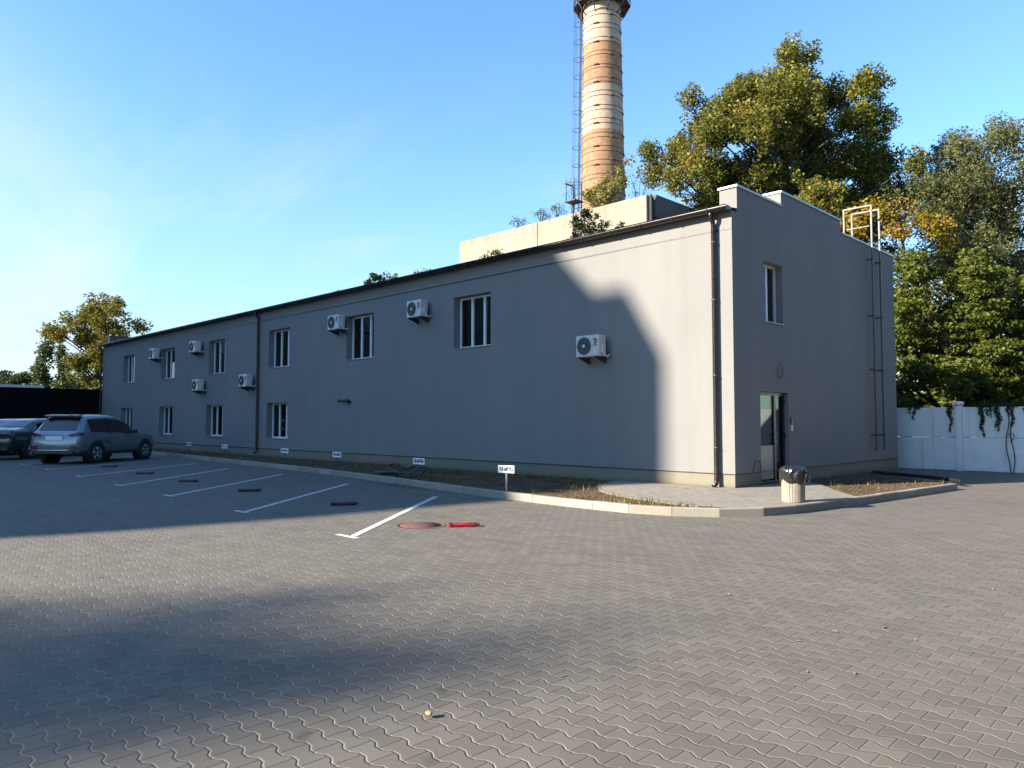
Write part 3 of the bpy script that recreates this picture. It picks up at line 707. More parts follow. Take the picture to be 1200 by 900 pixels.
# ------------------------------------------------------------------ wall mounted things
def ac_unit(name='air_conditioner'):
    t = thing(name, 'x', 'air conditioner')
    W2, H, y0, y1 = .37, .27, -.42, -.13
    MB().box(-W2, W2, y0, y1, -H, H).build('casing', M['white_metal'], t, 0.018)
    MB().tube([(-.10, y0 - .006, 0), (-.10, y0 + .03, 0)], .225, 28).build('fan_opening', M['ac_dark'], t)
    mb = MB()
    for r in (.06, .10, .14, .18, .215): mb.tube([(-.10 + r * math.cos(k * .2618), y0 - .014, r * math.sin(k * .2618)) for k in range(24)], .0035, 4, closed=True)
    for k in range(8): mb.tube([(-.10 + .04 * math.cos(k * .785), y0 - .014, .04 * math.sin(k * .785)), (-.10 + .228 * math.cos(k * .785), y0 - .014, .228 * math.sin(k * .785))], .004, 4)
    mb.build('grille', M['steel'], t)
    MB().tube([(-.10, y0 - .022, 0), (-.10, y0 - .004, 0)], .042, 16).build('hub', M['ac_grey'], t)
    MB().box(.155, W2 - .012, y0 - .007, y0 + .01, -H + .012, H - .012).build('front_panel', M['white_metal'], t, 0.004)
    mb = MB(); 
    mb.tube([(.255 + .055 * math.cos(a), y0 - .010, .11 + .06 * math.sin(a)) for a in [R(q) for q in range(-120, 150, 20)]], .013, 6)
    mb.tube([(.255 + .03 * math.cos(a), y0 - .010, .105 + .03 * math.sin(a)) for a in [R(q) for q in range(0, 300, 25)]], .010, 6)
    mb.box(.185, .330, y0 - .011, y0 - .006, -.005, .018)
    mb.build('emblem', M['ink'], t)
    for s in (-.26, .26):
        mb = MB(); mb.box(s - .02, s + .02, -.44, -.003, -H - .04, -H - .001); mb.box(s - .02, s + .02, -.04, -.003, -H - .17, -H - .041)
        mb.add([(s - .012, -.42, -H - .041), (s + .012, -.42, -H - .041), (s + .012, -.041, -H - .041), (s - .012, -.041, -H - .041), (s - .012, -.041, -H - .165), (s + .012, -.041, -H - .165)], [(0, 1, 5, 4), (0, 4, 3), (1, 2, 5), (2, 3, 4, 5)])
        mb.build('bracket', M['steel'], t)
    MB().box(W2, W2 + .055, -.33, -.20, -.17, .02).build('valve_cover', M['white_metal'], t, 0.01)
    MB().tube([(W2 + .03, -.26, -.15), (W2 + .05, -.24, -.25), (W2 + .04, -.12, -.27), (W2 + .03, -.02, -.22), (W2 + .03, .0, -.2)], .022, 8).build('pipe', M['ac_grey'], t)
    return t
ACS = [((-3.79, 3.485), 'lowest white air conditioner alone on the bare wall near the sunlit corner'),
       ((-10.92, 5.19), 'white air conditioner high on the wall left of the window nearest the corner'),
       ((-15.72, 5.20), 'white air conditioner tight against the left side of the second upper window from the corner'),
       ((-28.35, 5.19), 'white air conditioner left of the first upper window beyond the middle downpipe'),
       ((-33.72, 5.19), 'white air conditioner touching the second upper window beyond the middle downpipe'),
       ((-27.95, 3.31), 'white air conditioner between the two storeys, above the first lower window beyond the middle downpipe'),
       ((-22.92, 3.34), 'white air conditioner just left of the middle downpipe, between the storeys')]
ac0 = ac_unit()
for i, ((x, z), lab) in enumerate(ACS):
    a = ac0 if i == 0 else copy_tree(ac0)
    a.location = (x, 0, z); a['label'] = lab; a['group'] = 'air conditioners on the long wall'
def sub(name, mat, t, fn): mb = MB(); fn(mb); return mb.build(name, mat, t)
t = thing('security_camera', 'small black bullet security camera on the long grey wall', 'camera', (-15.2, 0, 2.27))
MB().box(-.06, .06, -.03, 0, -.06, .06).build('mount', M['black'], t); MB().tube([(0, -.02, 0), (-.05, -.12, .03)], .018, 6).build('arm', M['black'], t)
MB().tube([(-.38, -.20, .05), (.10, -.12, .05)], .05, 12).build('body', M['black'], t, 0); MB().tube([(-.43, -.208, .055), (-.36, -.197, .055)], .056, 12).build('hood', M['steel'], t)
t = thing('card_reader', 'small black and white card reader on the gable beside the door', 'card reader', (0, 2.84, 1.52))
MB().box(0, .03, -.07, .07, -.02, .16).build('cover', M['black'], t, .005); MB().box(0, .022, -.045, .045, -.17, -.02).build('body', M['white_metal'], t, .004)
def loose(c, r, rot=0, n=14, jitter=.2):
    q = random.Random(int(c[2] * 100)); return [(c[0] + .03 + q.uniform(0, .04), c[1] + r * math.cos(a) * q.uniform(1 - jitter, 1 + jitter), c[2] + r * 1.15 * math.sin(a) * q.uniform(1 - jitter, 1 + jitter)) for a in [rot + 6.0 * k / n for k in range(n)]]
tag(MB().tube([(0, 2.0, 2.86)] + loose((0, 2.16, 2.77), .15, 2.6), .008, 5).build('loose_cable', M['black']), 'loop of loose black cable hanging on the gable above the door', 'cable')
tag(MB().tube([(0.01, .80, .45), (.04, .79, .58), (.05, .86, .68), (.06, .97, .70), (.05, 1.08, .62), (.05, 1.10, .50), (.03, 1.09, .44)], .009, 5).build('loose_cable', M['black']), 'arched black cable sticking out of the gable at plinth height left of the door', 'cable')
# roof ladder
t = thing('roof_ladder', 'pale steel roof ladder on the gable with a hooped handrail over the parapet', 'ladder', (0, 0, 0))
for y in (8.19, 8.84):
    MB().box(.13, .18, y - .025, y + .025, .72, 8.08).build('rail', M['rail'], t, .004)
    MB().box(-.62, .129, y - .025, y + .025, 8.03, 8.08).build('handrail', M['rail'], t, .004)
    MB().box(-.67, -.62, y - .025, y + .025, 6.95, 8.08).build('rear_post', M['rail'], t, .004)
    for z in (1.15, 3.1, 4.7, 6.4): mb = MB(); mb.box(.0, .129, y - .015, y + .015, z, z + .04); mb.box(.118, .196, y - .045, y + .045, z - .005, z + .045); mb.build('wall_bracket', M['steel'], t)
z = .95
while z < 7.3: MB().tube([(.155, 8.19, z), (.155, 8.84, z)], .006, 6).build('rung', M['steel'], t); z += .38
MB().box(-.55, .1, 8.165, 8.19, 7.42, 7.45).build('mid_rail', M['rail'], t)

# ------------------------------------------------------------------ things on the ground
def sign(x, y, txt, lab, post=M['galv'], h=.42, wv=.40, hv=.155, rz=0):
    t = thing('parking_sign', lab, 'sign', (x, y, .10), rz, 'parking signs along the kerb')
    MB().box(-.022, .022, -.005, .005, -.04, h + .03).build('post', post, t)
    p = MB().box(-wv / 2, wv / 2, -.013, -.006, h, h + hv).build('plate', M['sign'], t, .003)
    text_mesh('lettering', txt, hv * .66, M['ink'], p, Matrix.Translation((0, -.017, h + hv * .5)) @ Matrix.Rotation(R(90), 4, 'X'), .002, wv * .86, .003)
    return t
SG = [(-2.93, -4.14, 'ТОВ «АРГУС»', 'white parking sign nearest the sunlit corner, on a pale post, clearest lettering'), (-6.62, -3.53, 'ТОВ «АРТЕК»', 'white parking sign standing just right of the coiled black hose'),
      (-11.2, -3.0, 'ТОВ «СКІФ»', 'white parking sign on a dark thin post left of the black hose'), (-15.0, -2.64, 'ТОВ «АРС»', 'white parking sign below the lower window right of the middle downpipe'),
      (-20.4, -2.28, 'ТОВ «АТ»', 'white parking sign just left of the middle downpipe'), (-24.5, -2.02, 'ПП «АВ»', 'farthest white parking sign, nearest the silver car')]
for i, (x, y, tx, lab) in enumerate(SG): sign(x, y, tx, lab, M['galv'] if i == 0 else M['steel'], rz=R(8 if i == 0 else 4), wv=.42 if i < 3 else .44)
# black hose coil
pts = []
for k in range(70):
    a = k * .36; pts.append((-8.75 + .62 * math.cos(a) + .08 * math.sin(a * .37), -2.75 + .26 * math.sin(a) + .05 * math.cos(a * .3), .13 + .018 * (k % 17) / 4 + .012 * math.sin(a * 1.7)))
pts += [(-9.3, -2.6, .28), (-9.0, -2.55, .42), (-8.55, -2.6, .40), (-8.2, -2.7, .30), (-7.75, -2.75, .44), (-7.4, -2.8, .50), (-7.25, -2.85, .36), (-7.3, -2.9, .2), (-7.6, -2.95, .14), (-8.3, -2.95, .13)]
cu = pts
def smooth(P, it=2):
    for _ in range(it):
        Q = [P[0]]
        for a, b in zip(P, P[1:]): Q += [tuple(.75 * u + .25 * v for u, v in zip(a, b)), tuple(.25 * u + .75 * v for u, v in zip(a, b))]
        P = Q + [P[-1]]
    return P
tag(MB().tube(smooth(cu, 1), .028, 7).build('hose', M['black']), 'thick black hose lying in loose coils on the soil bed', 'hose')
# manhole
t = thing('manhole_cover', 'round rust brown manhole cover in the paving beside the red barrier', 'manhole cover', (-.99, -7.90, 0))
MB().lathe([(0, .008), (.322, .008), (.324, .001)], 40).build('lid', M['manhole'], t); MB().lathe([(.326, .001), (.326, .0065), (.385, .005), (.39, .001)], 40).build('rim', M['rust'], t)
# folded parking barriers
def barrier(paint, lab, loc, rz, s=1.0):
    t = thing('parking_barrier', lab, 'parking barrier', loc, rz, 'folded parking barriers'); t.scale = (s, s, s)
    MB().box(-.32, .32, -.10, .10, .0, .012).build('base_plate', paint, t, .003)
    MB().tube(smooth([(-.34, -.13, .045), (.30, -.13, .055), (.38, -.06, .055), (.38, .06, .055), (.30, .13, .055), (-.34, .13, .045)], 2), .022, 8).build('hoop', paint, t)
    MB().tube([(-.28, 0, .03), (.33, 0, .075)], .022, 8).build('strut', paint, t)
    MB().box(-.36, -.29, -.16, -.10, .012, .08).build('hinge_block', paint, t, .004); MB().box(-.36, -.29, .10, .16, .012, .08).build('hinge_block', paint, t, .004)
    MB().box(.20, .29, -.05, .05, .012, .085).build('lock_box', M['steel'] if paint is not M['redold'] else paint, t, .006)
    return t
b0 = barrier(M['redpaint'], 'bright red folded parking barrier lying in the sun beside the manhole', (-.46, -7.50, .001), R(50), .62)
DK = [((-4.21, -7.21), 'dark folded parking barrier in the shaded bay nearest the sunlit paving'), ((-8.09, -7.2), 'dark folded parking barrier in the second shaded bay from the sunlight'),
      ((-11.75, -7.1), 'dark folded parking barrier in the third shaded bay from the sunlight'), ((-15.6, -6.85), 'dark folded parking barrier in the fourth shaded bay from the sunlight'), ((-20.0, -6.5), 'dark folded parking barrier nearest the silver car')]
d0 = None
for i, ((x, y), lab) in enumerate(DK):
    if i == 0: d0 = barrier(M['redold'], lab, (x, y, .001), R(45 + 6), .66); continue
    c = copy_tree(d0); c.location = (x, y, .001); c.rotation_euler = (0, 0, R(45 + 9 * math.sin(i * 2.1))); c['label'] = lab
# litter bin with bag
t = thing('litter_bin', 'ribbed pale concrete litter bin with a black bag over its rim', 'litter bin', (2.12, -1.83, .13))
n = 26; vs = []; fs = []
for z, rr in ((0, .19), (.02, .2), (.46, .205), (.47, .20)):
    for k in range(n * 4):
        ph = k % 4; q = rr - (.016 if ph == 0 else 0); a = 2 * math.pi * (k // 4 + (.0, .08, .5, .92)[ph]) / n; vs.append((q * math.cos(a), q * math.sin(a), z))
m = n * 4
for i in range(3):
    for k in range(m): fs.append((i * m + k, i * m + (k + 1) % m, (i + 1) * m + (k + 1) % m, (i + 1) * m + k))
mb = MB().add(vs, fs); mb.lathe([(.2, .47), (.15, .47), (.15, .1)], 26); mb.build('barrel', M['binc'], t, fixn=False)
vs = []; fs = []; rows = 11; nn = 40; q = random.Random(9)
for i in range(rows):
    f = i / (rows - 1); z = .36 + .29 * f
    base = (.212 + .018 * math.sin(f * math.pi)) if f < .75 else .225 * (1 - ((f - .75) / .25) ** 2 * .38)
    for k in range(nn):
        a = 2 * math.pi * k / nn; zz = z + (.035 * math.sin(3 * a + 1) + .03 * math.sin(5 * a)) * (1 - f) ** 1.5
        rr = base + .011 * math.sin(9 * a + 2.3 * math.sin(f * 4)) * (.4 + f) + q.uniform(-.005, .005); vs.append((rr * math.cos(a), rr * math.sin(a), zz))
for i in range(rows - 1):
    for k in range(nn): fs.append((i * nn + k, i * nn + (k + 1) % nn, (i + 1) * nn + (k + 1) % nn, (i + 1) * nn + k))
vs.append((0, 0, .50)); fs += [((rows - 1) * nn + k, (rows - 1) * nn + (k + 1) % nn, len(vs) - 1) for k in range(nn)]
mb = MB().add(vs, fs, False)
mb.tube(smooth([(.22, .02, .55), (.27, .05, .50), (.28, .06, .40), (.25, .05, .36)], 2), .022, 6)
mb.build('bin_bag', M['bag'], t, fixn=False)
# black strip by the kerb end
tag(MB().tube(smooth([(.3, 7.4, .13), (1.2, 6.9, .14), (2.0, 6.3, .15), (2.75, 5.75, .14), (3.0, 5.5, .12)], 2), .05, 8).build('drain_hose', M['black']), 'thick black drain hose lying behind the gable bed near the white wall', 'hose')
# leaves and pebbles on the paving
def leaf_obj(x, y, s, q):
    a = q.uniform(0, 6.28); vs = []
    for (u, v, z) in ((-1, 0, .0), (-.5, -.42, .10), (.1, -.5, .18), (.7, -.25, .10), (1, 0, .05), (.7, .25, .16), (.1, .5, .22), (-.5, .42, .12), (0, 0, .04)):
        vs.append((s * (u * math.cos(a) - v * math.sin(a)), s * (u * math.sin(a) + v * math.cos(a)), s * z * q.uniform(.6, 1.6) + .002))
    return MB().add(vs, [(k, (k + 1) % 8, 8) for k in range(8)]).build('fallen_leaf', M['leaf_dry'], None, 0, (x, y, .004), fixn=False)
q = random.Random(21)
LV = [(4.965, -11.46), (5.224, -10.78), (6.01, -10.31), (6.234, -10.13), (6.0, -8.88), (6.27, -9.06), (6.41, -6.83), (6.27, -6.77), (-1.62, -9.4), (-.32, -12.56), (-.84, -9.6), (4.6, -8.73), (5.78, -9.27), (5.69, -9.7), (6.14, -7.81), (3.17, 1.42), (3.3, .4), (2.2, -4.8), (5.2, -3.0), (4.2, -1.5)]
for x, y in LV: tag(leaf_obj(x, y, q.uniform(.018, .034), q), 'small curled dry leaf lying on the sunlit paving', 'leaf', 'fallen leaves on the paving')
mb = MB()
vs = []; fs = []
for i in range(6):
    for k in range(10):
        th = math.pi * i / 5; ph = 2 * math.pi * k / 10; rr = .019 * (1 + .15 * math.sin(3 * ph + i)); vs.append((rr * 1.25 * math.sin(th) * math.cos(ph), rr * math.sin(th) * math.sin(ph), .020 + rr * .75 * math.cos(th)))
for i in range(5):
    for k in range(10): fs.append((i * 10 + k, i * 10 + (k + 1) % 10, (i + 1) * 10 + (k + 1) % 10, (i + 1) * 10 + k))
tag(mb.add(vs, fs, True).build('pebble', simple('tan_pebble', (.28, .20, .12), .8), None, 0, (4.876, -12.458, .004)), 'single pale tan pebble on the paving in front of the camera', 'stone')

# ------------------------------------------------------------------ cars
def interp(st, x):
    for a, b in zip(st, st[1:]):
        if a[0] <= x <= b[0]:
            f = (x - a[0]) / (b[0] - a[0]); return [u + (v - u) * f for u, v in zip(a, b)]
    return list(st[0] if x < st[0][0] else st[-1])
def ring(s):
    x, zb, zl, zt, hw, hr = s
    gl = zt - zl
    return [(x, 0, zb), (x, hw * .86, zb), (x, hw * .97, zb + (zl - zb) * .16), (x, hw, zb + (zl - zb) * .5), (x, hw * .985, zb + (zl - zb) * .80), (x, hw * .95, zl),
            (x, hr + (hw * .95 - hr) * .16, zl + gl * .80), (x, hr * .93, zl + gl * .965), (x, hr * .55, zt + gl * .02), (x, 0, zt + gl * .03)]
def car(name, label, st, paint, wheels, rear, glass_x, rear_glass, S, loc, heading, details):
    t = thing(name, label, 'car', (loc[0], loc[1], .003), heading)
    xs = np.linspace(st[0][0], st[-1][0], 61)
    rings = [ring(interp(st, x)) for x in xs]; npt = len(rings[0])
    mb = MB(); vs = []
    for r in rings:
        for (x, y, z) in r: vs.append((x * S, -y * S, z * S))
        for (x, y, z) in r[-2:0:-1]: vs.append((x * S, y * S, z * S))
    m = 2 * npt - 2; fs = []
    for i in range(len(rings) - 1):
        for k in range(m): fs.append((i * m + k, i * m + (k + 1) % m, (i + 1) * m + (k + 1) % m, (i + 1) * m + k))
    fs += [tuple(range(m)), tuple((len(rings) - 1) * m + k for k in range(m - 1, -1, -1))]
    body = mb.add(vs, fs, True).build('body', paint, t)
    # side glass: follows the flank between belt and roof edge
    def flank(x, f, sgn, off=.008):
        r = ring(interp(st, x)); a, b = r[5], r[6]; return (x * S, sgn * (a[1] + (b[1] - a[1]) * f + off) * S, (a[2] + (b[2] - a[2]) * f) * S)
    for sgn in (-1, 1):
        for (xa, xb, fa, fb) in glass_x:
            mb = MB(); n = 8; vs = []; fs = []
            for k in range(n + 1):
                x = xa + (xb - xa) * k / n; f0 = .06
                lim = 0.96
                zr = interp(st, x); vs += [flank(x, f0, sgn), flank(x, fa + (fb - fa) * k / n if False else lim, sgn)]
            for k in range(n): fs.append((2 * k, 2 * k + 2, 2 * k + 3, 2 * k + 1))
            mb.add(vs, fs, True).build('side_window', M['carglass'], t, fixn=False)
    # rear and front screens: lie on the top surface
    for (xa, xb, nm) in rear_glass:
        mb = MB(); vs = []; fs = []; n = 5
        for k in range(n + 1):
            x = xa + (xb - xa) * k / n; r = ring(interp(st, x)); e = r[7]; c = r[9]; o = .012
            for yy in (-.98, -.5, 0, .5, .98):
                zz = e[2] + (c[2] - e[2]) * (1 - yy * yy); vs.append(((x - (o if nm == 'rear_window' else -o)) * S, yy * e[1] * S, (zz + o) * S))
        for k in range(n):
            for j in range(4): fs.append((k * 5 + j, k * 5 + j + 1, (k + 1) * 5 + j + 1, (k + 1) * 5 + j))
        mb.add(vs, fs, True).build(nm, M['carglass'], t, fixn=False)
    for wx in wheels:
        hw = interp(st, wx)[4]
        for sgn in (-1, 1):
            MB().tube([(wx * S, sgn * (hw - .25) * S, .36 * S), (wx * S, sgn * (hw + .012) * S, .36 * S)], .405 * S, 28).build('wheel_arch', M['black'], t)
            y0, y1 = sgn * (hw - .2) * S, sgn * (hw + .022) * S
            mb = MB(); rr = .335 * S; pr = [(rr * .64, 1), (rr * .9, 1.0), (rr * .985, .88), (rr, .7), (rr, .2), (rr * .9, 0)]
            vs = []; fs = []
            for (r_, f) in pr:
                for k in range(28): vs.append((wx * S + r_ * math.cos(k * .2244), y0 + (y1 - y0) * f, rr + r_ * math.sin(k * .2244)))
            for i in range(len(pr) - 1):
                for k in range(28): fs.append((i * 28 + k, i * 28 + (k + 1) % 28, (i + 1) * 28 + (k + 1) % 28, (i + 1) * 28 + k))
            wh = mb.add(vs, fs, True).build('wheel', M['rubber'], t)
            MB().tube([(wx * S, y0 + (y1 - y0) * .6, rr), (wx * S, y0 + (y1 - y0) * .86, rr)], rr * .65, 28).build('rim_well', M['black'], wh)
            mb = MB()
            for k in range(5):
                for dA in (-.13, .13):
                    a = k * 1.2566 + .3; mb.tube([(wx * S + .05 * S * math.cos(a), y1 - sgn * .012, rr + .05 * S * math.sin(a)), (wx * S + rr * .62 * math.cos(a + dA), y1 - sgn * .006, rr + rr * .62 * math.sin(a + dA))], .022 * S, 5)
            mb.tube([(wx * S + rr * .63 * math.cos(k * .2244), y1 - sgn * .008, rr + rr * .63 * math.sin(k * .2244)) for k in range(28)], .014 * S, 5, closed=True)
            mb.tube([(wx * S, y1 - sgn * .03, rr), (wx * S, y1 + sgn * .004, rr)], .055 * S, 12)
            mb.build('rim', M['alloy'], wh)
    details(t, S, st)
    return t
def bxs(mb, S, *a): return mb.box(*[q * S for q in a])
SUV = [(0.0, .46, .74, .76, .80, .70), (.05, .36, .98, 1.0, .87, .72), (.13, .34, 1.03, 1.08, .895, .73), (.30, .33, 1.035, 1.32, .90, .69), (.50, .32, 1.03, 1.575, .90, .645), (.9, .30, 1.02, 1.615, .90, .63), (1.6, .30, 1.0, 1.63, .90, .62),
       (2.2, .30, .98, 1.60, .90, .61), (2.55, .30, .97, 1.53, .90, .61), (3.0, .30, .96, 1.22, .90, .66), (3.25, .30, .96, 1.06, .90, .72), (3.7, .32, .93, 1.01, .90, .74), (4.1, .34, .86, .93, .86, .70), (4.28, .38, .76, .80, .78, .60), (4.36, .46, .62, .64, .66, .5)]
def suv_details(t, S, st):
    for s in (-1, 1):
        mb = MB(); pr = [(-.005, .60, 1.0), (.02, .90, 1.0), (.30, .915, 1.0)]
        mb.add([(-.012 * S, s * .50 * S, .94 * S), (.03 * S, s * .885 * S, .945 * S), (.22 * S, s * .905 * S, .965 * S), (.20 * S, s * .895 * S, 1.035 * S), (.06 * S, s * .80 * S, 1.045 * S), (.02 * S, s * .50 * S, .985 * S),
                (.05 * S, s * .50 * S, .94 * S), (.25 * S, s * .80 * S, .965 * S)], [(0, 1, 4, 5), (1, 2, 3, 4), (0, 6, 7, 2, 1), (5, 4, 3, 7, 6)])
        mb.build('tail_light', M['taillight'], t)
        MB().box(-.012 * S, .05 * S, min(s * .58, s * .80) * S, max(s * .58, s * .80) * S, .50 * S, .60 * S).build('fog_lamp', M['taillight'], t, .01)
        mb = MB(); mb.box(2.62 * S, 2.80 * S, (s * .99 - .10) * S, (s * .99 + .10) * S, .99 * S, 1.11 * S); mb.build('mirror', M['black'], t, .03)
        MB().box(.30 * S, 4.0 * S, (s * .875 - .015) * S, (s * .875 + .03) * S, .29 * S, .37 * S).build('sill_trim', M['black'], t, .01)
        for hx in (1.38, 2.38): MB().tube([((hx - .1) * S, s * .915 * S, .86 * S), ((hx + .1) * S, s * .915 * S, .86 * S)], .016 * S, 6).build('door_handle', M['silver'], t)
        mb = MB()
        for xx in (1.55,): mb.box((xx - .004) * S, (xx + .004) * S, (s * .902 - .003) * S, (s * .902 + .003) * S, .42 * S, .93 * S)
        mb.build('door_gap', M['black'], t)
        r0 = [ring(interp(st, xx)) for xx in (1.52, 1.60)]
        MB().add([(xx * S, s * (ring(interp(st, xx))[j][1] + .014) * S, ring(interp(st, xx))[j][2] * S) for xx, j in ((1.55, 5), (1.65, 5), (1.65, 6), (1.55, 6))], [(0, 1, 2, 3)]).build('pillar', M['black'], t, fixn=False)
    MB().box(-.03 * S, .10 * S, -.72 * S, .72 * S, .33 * S, .47 * S).build('rear_bumper', M['black'], t, .03)
    MB().box(-.045 * S, -.02 * S, -.55 * S, .55 * S, .455 * S, .48 * S).build('bumper_trim', M['chrome'], t, .006)
    pl = MB().box(-.004 * S, .03 * S, -.30 * S, .30 * S, .80 * S, .915 * S).build('number_plate', M['sign'], t, .004)
    MB().add([(.28 * S, -.60 * S, 1.60 * S), (.28 * S, .60 * S, 1.60 * S), (.62 * S, .62 * S, 1.635 * S), (.62 * S, -.62 * S, 1.635 * S), (.34 * S, -.60 * S, 1.545 * S), (.34 * S, .60 * S, 1.545 * S)],
             [(0, 1, 2, 3), (0, 4, 5, 1), (4, 3, 2, 5), (0, 3, 4), (1, 5, 2)]).build('spoiler', M['silver'], t)
    MB().tube([(.21 * S, -.02 * S, 1.13 * S), (.165 * S, .26 * S, 1.10 * S)], .014 * S, 5).build('wiper', M['black'], t)
    MB().add([(.75 * S, -.02 * S, 1.63 * S), (.75 * S, .02 * S, 1.63 * S), (.95 * S, 0, 1.65 * S), (.72 * S, 0, 1.74 * S)], [(0, 1, 2), (0, 3, 1), (1, 3, 2), (2, 3, 0)]).build('antenna', M['black'], t)
    mb = MB(); mb.tube([(1.02 * S + .085 * S * math.cos(a), -.915 * S, .70 * S + .085 * S * math.sin(a)) for a in [k * .3696 for k in range(17)]], .014 * S, 5, closed=True)
    mb.build('door_emblem', M['ink'], t)
    text_mesh('door_lettering', 'litte', .17 * S, M['ink'], t, Matrix.Translation((1.36 * S, -.912 * S, .72 * S)) @ Matrix.Rotation(R(90), 4, 'X'), .001)
    MB().box(2.86 * S, 2.90 * S, -.914 * S, -.904 * S, .70 * S, .76 * S).build('fender_badge', M['ink'], t)
HD = math.atan2(.79, -.62)
HV = Vector((-.62, .79)).normalized(); PV = Vector((.79, .62)).normalized()    # heading, right-hand side
S1 = 1.12
rr = Vector((-22.82, -6.15)); rear_c = rr - PV * .86 * S1 - HV * .86 * S1
car('parked_car', 'silver grey compact crossover with lettering on its door, parked nose to the building', SUV, M['silver'], (.86, 3.53), None,
    [(.62, 1.55, 1, 1), (1.65, 2.92, 1, 1)], [(.15, .46, 'rear_window'), (2.62, 3.2, 'windscreen')], S1, rear_c, HD, suv_details)
SED = [(0.0, .46, .74, .76, .78, .68), (.05, .34, .96, 1.0, .87, .74), (.14, .30, 1.0, 1.075, .90, .76), (.55, .30, .99, 1.11, .91, .74), (.85, .30, .98, 1.15, .915, .70), (1.45, .28, .96, 1.40, .92, .62), (1.8, .28, .95, 1.465, .92, .60),
       (2.3, .28, .94, 1.48, .92, .60), (2.9, .28, .92, 1.42, .92, .60), (3.35, .28, .91, 1.16, .92, .66), (3.6, .28, .90, 1.02, .92, .72), (4.2, .30, .84, .93, .90, .72), (4.65, .36, .70, .75, .82, .6), (4.8, .44, .58, .60, .68, .5)]
def sed_details(t, S, st):
    for s in (-1, 1):
        MB().box(-.02 * S, .12 * S, min(s * .42, s * .86) * S, max(s * .42, s * .86) * S, .80 * S, .90 * S).build('tail_light', M['taillight'], t, .02)
        MB().box(3.05 * S, 3.22 * S, (s * 1.0 - .1) * S, (s * 1.0 + .1) * S, .93 * S, 1.04 * S).build('mirror', M['black'], t, .03)
        for hx in (1.5, 2.5): MB().tube([((hx - .1) * S, s * .935 * S, .82 * S), ((hx + .1) * S, s * .935 * S, .82 * S)], .014 * S, 6).build('door_handle', M['chrome'], t)
    MB().box(-.025 * S, .05 * S, -.74 * S, .74 * S, .925 * S, .945 * S).build('trunk_trim', M['chrome'], t, .005)
    MB().box(-.015 * S, .03 * S, -.28 * S, .28 * S, .78 * S, .90 * S).build('number_plate', M['sign'], t, .004)
    MB().box(-.03 * S, .1 * S, -.76 * S, .76 * S, .33 * S, .50 * S).build('rear_bumper', M['black'], t, .03)
for pos, nm, lab, pt, sc_ in (((-27.55, -7.75), 'parked_car', 'black saloon parked between the silver crossover and the car at the picture edge', M['blackcar'], 1.14),
                         ((-32.0, -7.6), 'parked_car', 'dark grey saloon half cut off at the left picture edge', M['greycar'], 1.14)):
    rc = Vector(pos) - PV * .9 * sc_ - HV * .2
    car(nm, lab, SED, pt, (.95, 3.85), None, [(.98, 1.9, 1, 1), (1.98, 3.2, 1, 1)], [(.90, 1.44, 'rear_window'), (2.95, 3.55, 'windscreen')], sc_, rc, HD, sed_details)

# ------------------------------------------------------------------ fences
t = thing('black_fence', 'tall plain black sheet fence behind the parked cars', 'fence', (-43.4, 0, 0))
mb = MB(); y = 0.6
while y > -30: mb.add([(0, y, 0), (0, y - .14, 0), (.03, y - .16, 0), (.03, y - .28, 0), (0, y - .30, 0)] + [(0, y, 3.5), (0, y - .14, 3.5), (.03, y - .16, 3.5), (.03, y - .28, 3.5), (0, y - .30, 3.5)], [(k, k + 1, k + 6, k + 5) for k in range(4)]); y -= .30
mb.build('sheet', M['blackfence'], t, fixn=False); MB().box(-.03, .05, -30, -.02, 3.5, 3.56).build('top_rail', M['blackfence'], t)
mb = MB(); y = -1.0
for k in range(10): MB().box(-.10, -.02, y - 3 * k - .04, y - 3 * k + .04, 0, 3.45).build('post', M['blackfence'], t)
t = thing('concrete_fence', 'whitewashed concrete panel fence with a capped post, ivy hanging over it', 'fence', (0, 11.95, 0))
posts = [-13.6, -11.1, -8.6, -6.1, -3.6, -1.1, 1.4, 3.9, 6.4, 8.9, 11.4]
for i, x in enumerate(posts):
    mb = MB(); mb.box(x - .095, x + .095, -.11, .10, 0, 2.07); mb.build('post', M['whitewash'], t, .012)
    mb = MB(); mb.lathe([(.0, 2.22), (.10, 2.215), (.145, 2.19), (.15, 2.14), (.10, 2.075), (.0, 2.072)], 14, (x, 0)); mb.build('post_cap', M['whitewash'], t)
for a, b in zip(posts, posts[1:]):
    for (z0, z1) in ((.02, 1.06), (1.075, 2.03)): MB().box(a + .097, b - .097, -.04, .04, z0, z1).build('panel', M['whitewash'], t, .012)

# ------------------------------------------------------------------ concrete building and chimney behind
t = thing('concrete_building', 'tall weathered beige concrete panel building rising behind the grey office roof', 'building', (0, 0, 0))
X0, X1, Y0, Y1, Z1 = -25.2, -11.62, 14.0, 30.0, 12.25
mb = MB()
for a, b in ((X0, -18.9), (-18.86, X1 - .25)):
    for z0, z1 in ((0, 4.6), (4.63, 10.6), (10.63, Z1)): mb.box(a, b, Y0, Y0 + .3, z0, z1)
mb.build('front_panel', M['concrete'], t, .015)
mb = MB()
for z0, z1 in ((0, 4.6), (4.63, 11.2), (11.23, Z1 + .05)): mb.box(X1 - .3, X1, Y0 + .45, Y1, z0, z1)
mb.build('side_panel', simple('shaded_side_concrete', (.10, .09, .08), .9, 0, .25, .8), t, .015)  # darker copy of the panel concrete, shade painted into this side
MB().box(X0, X0 + .3, Y0 + .305, Y1, 0, Z1).build('side_panel', M['concrete'], t); MB().box(X0, X1, Y1 - .3, Y1 - .002, 0, Z1).build('back_panel', M['concrete'], t)
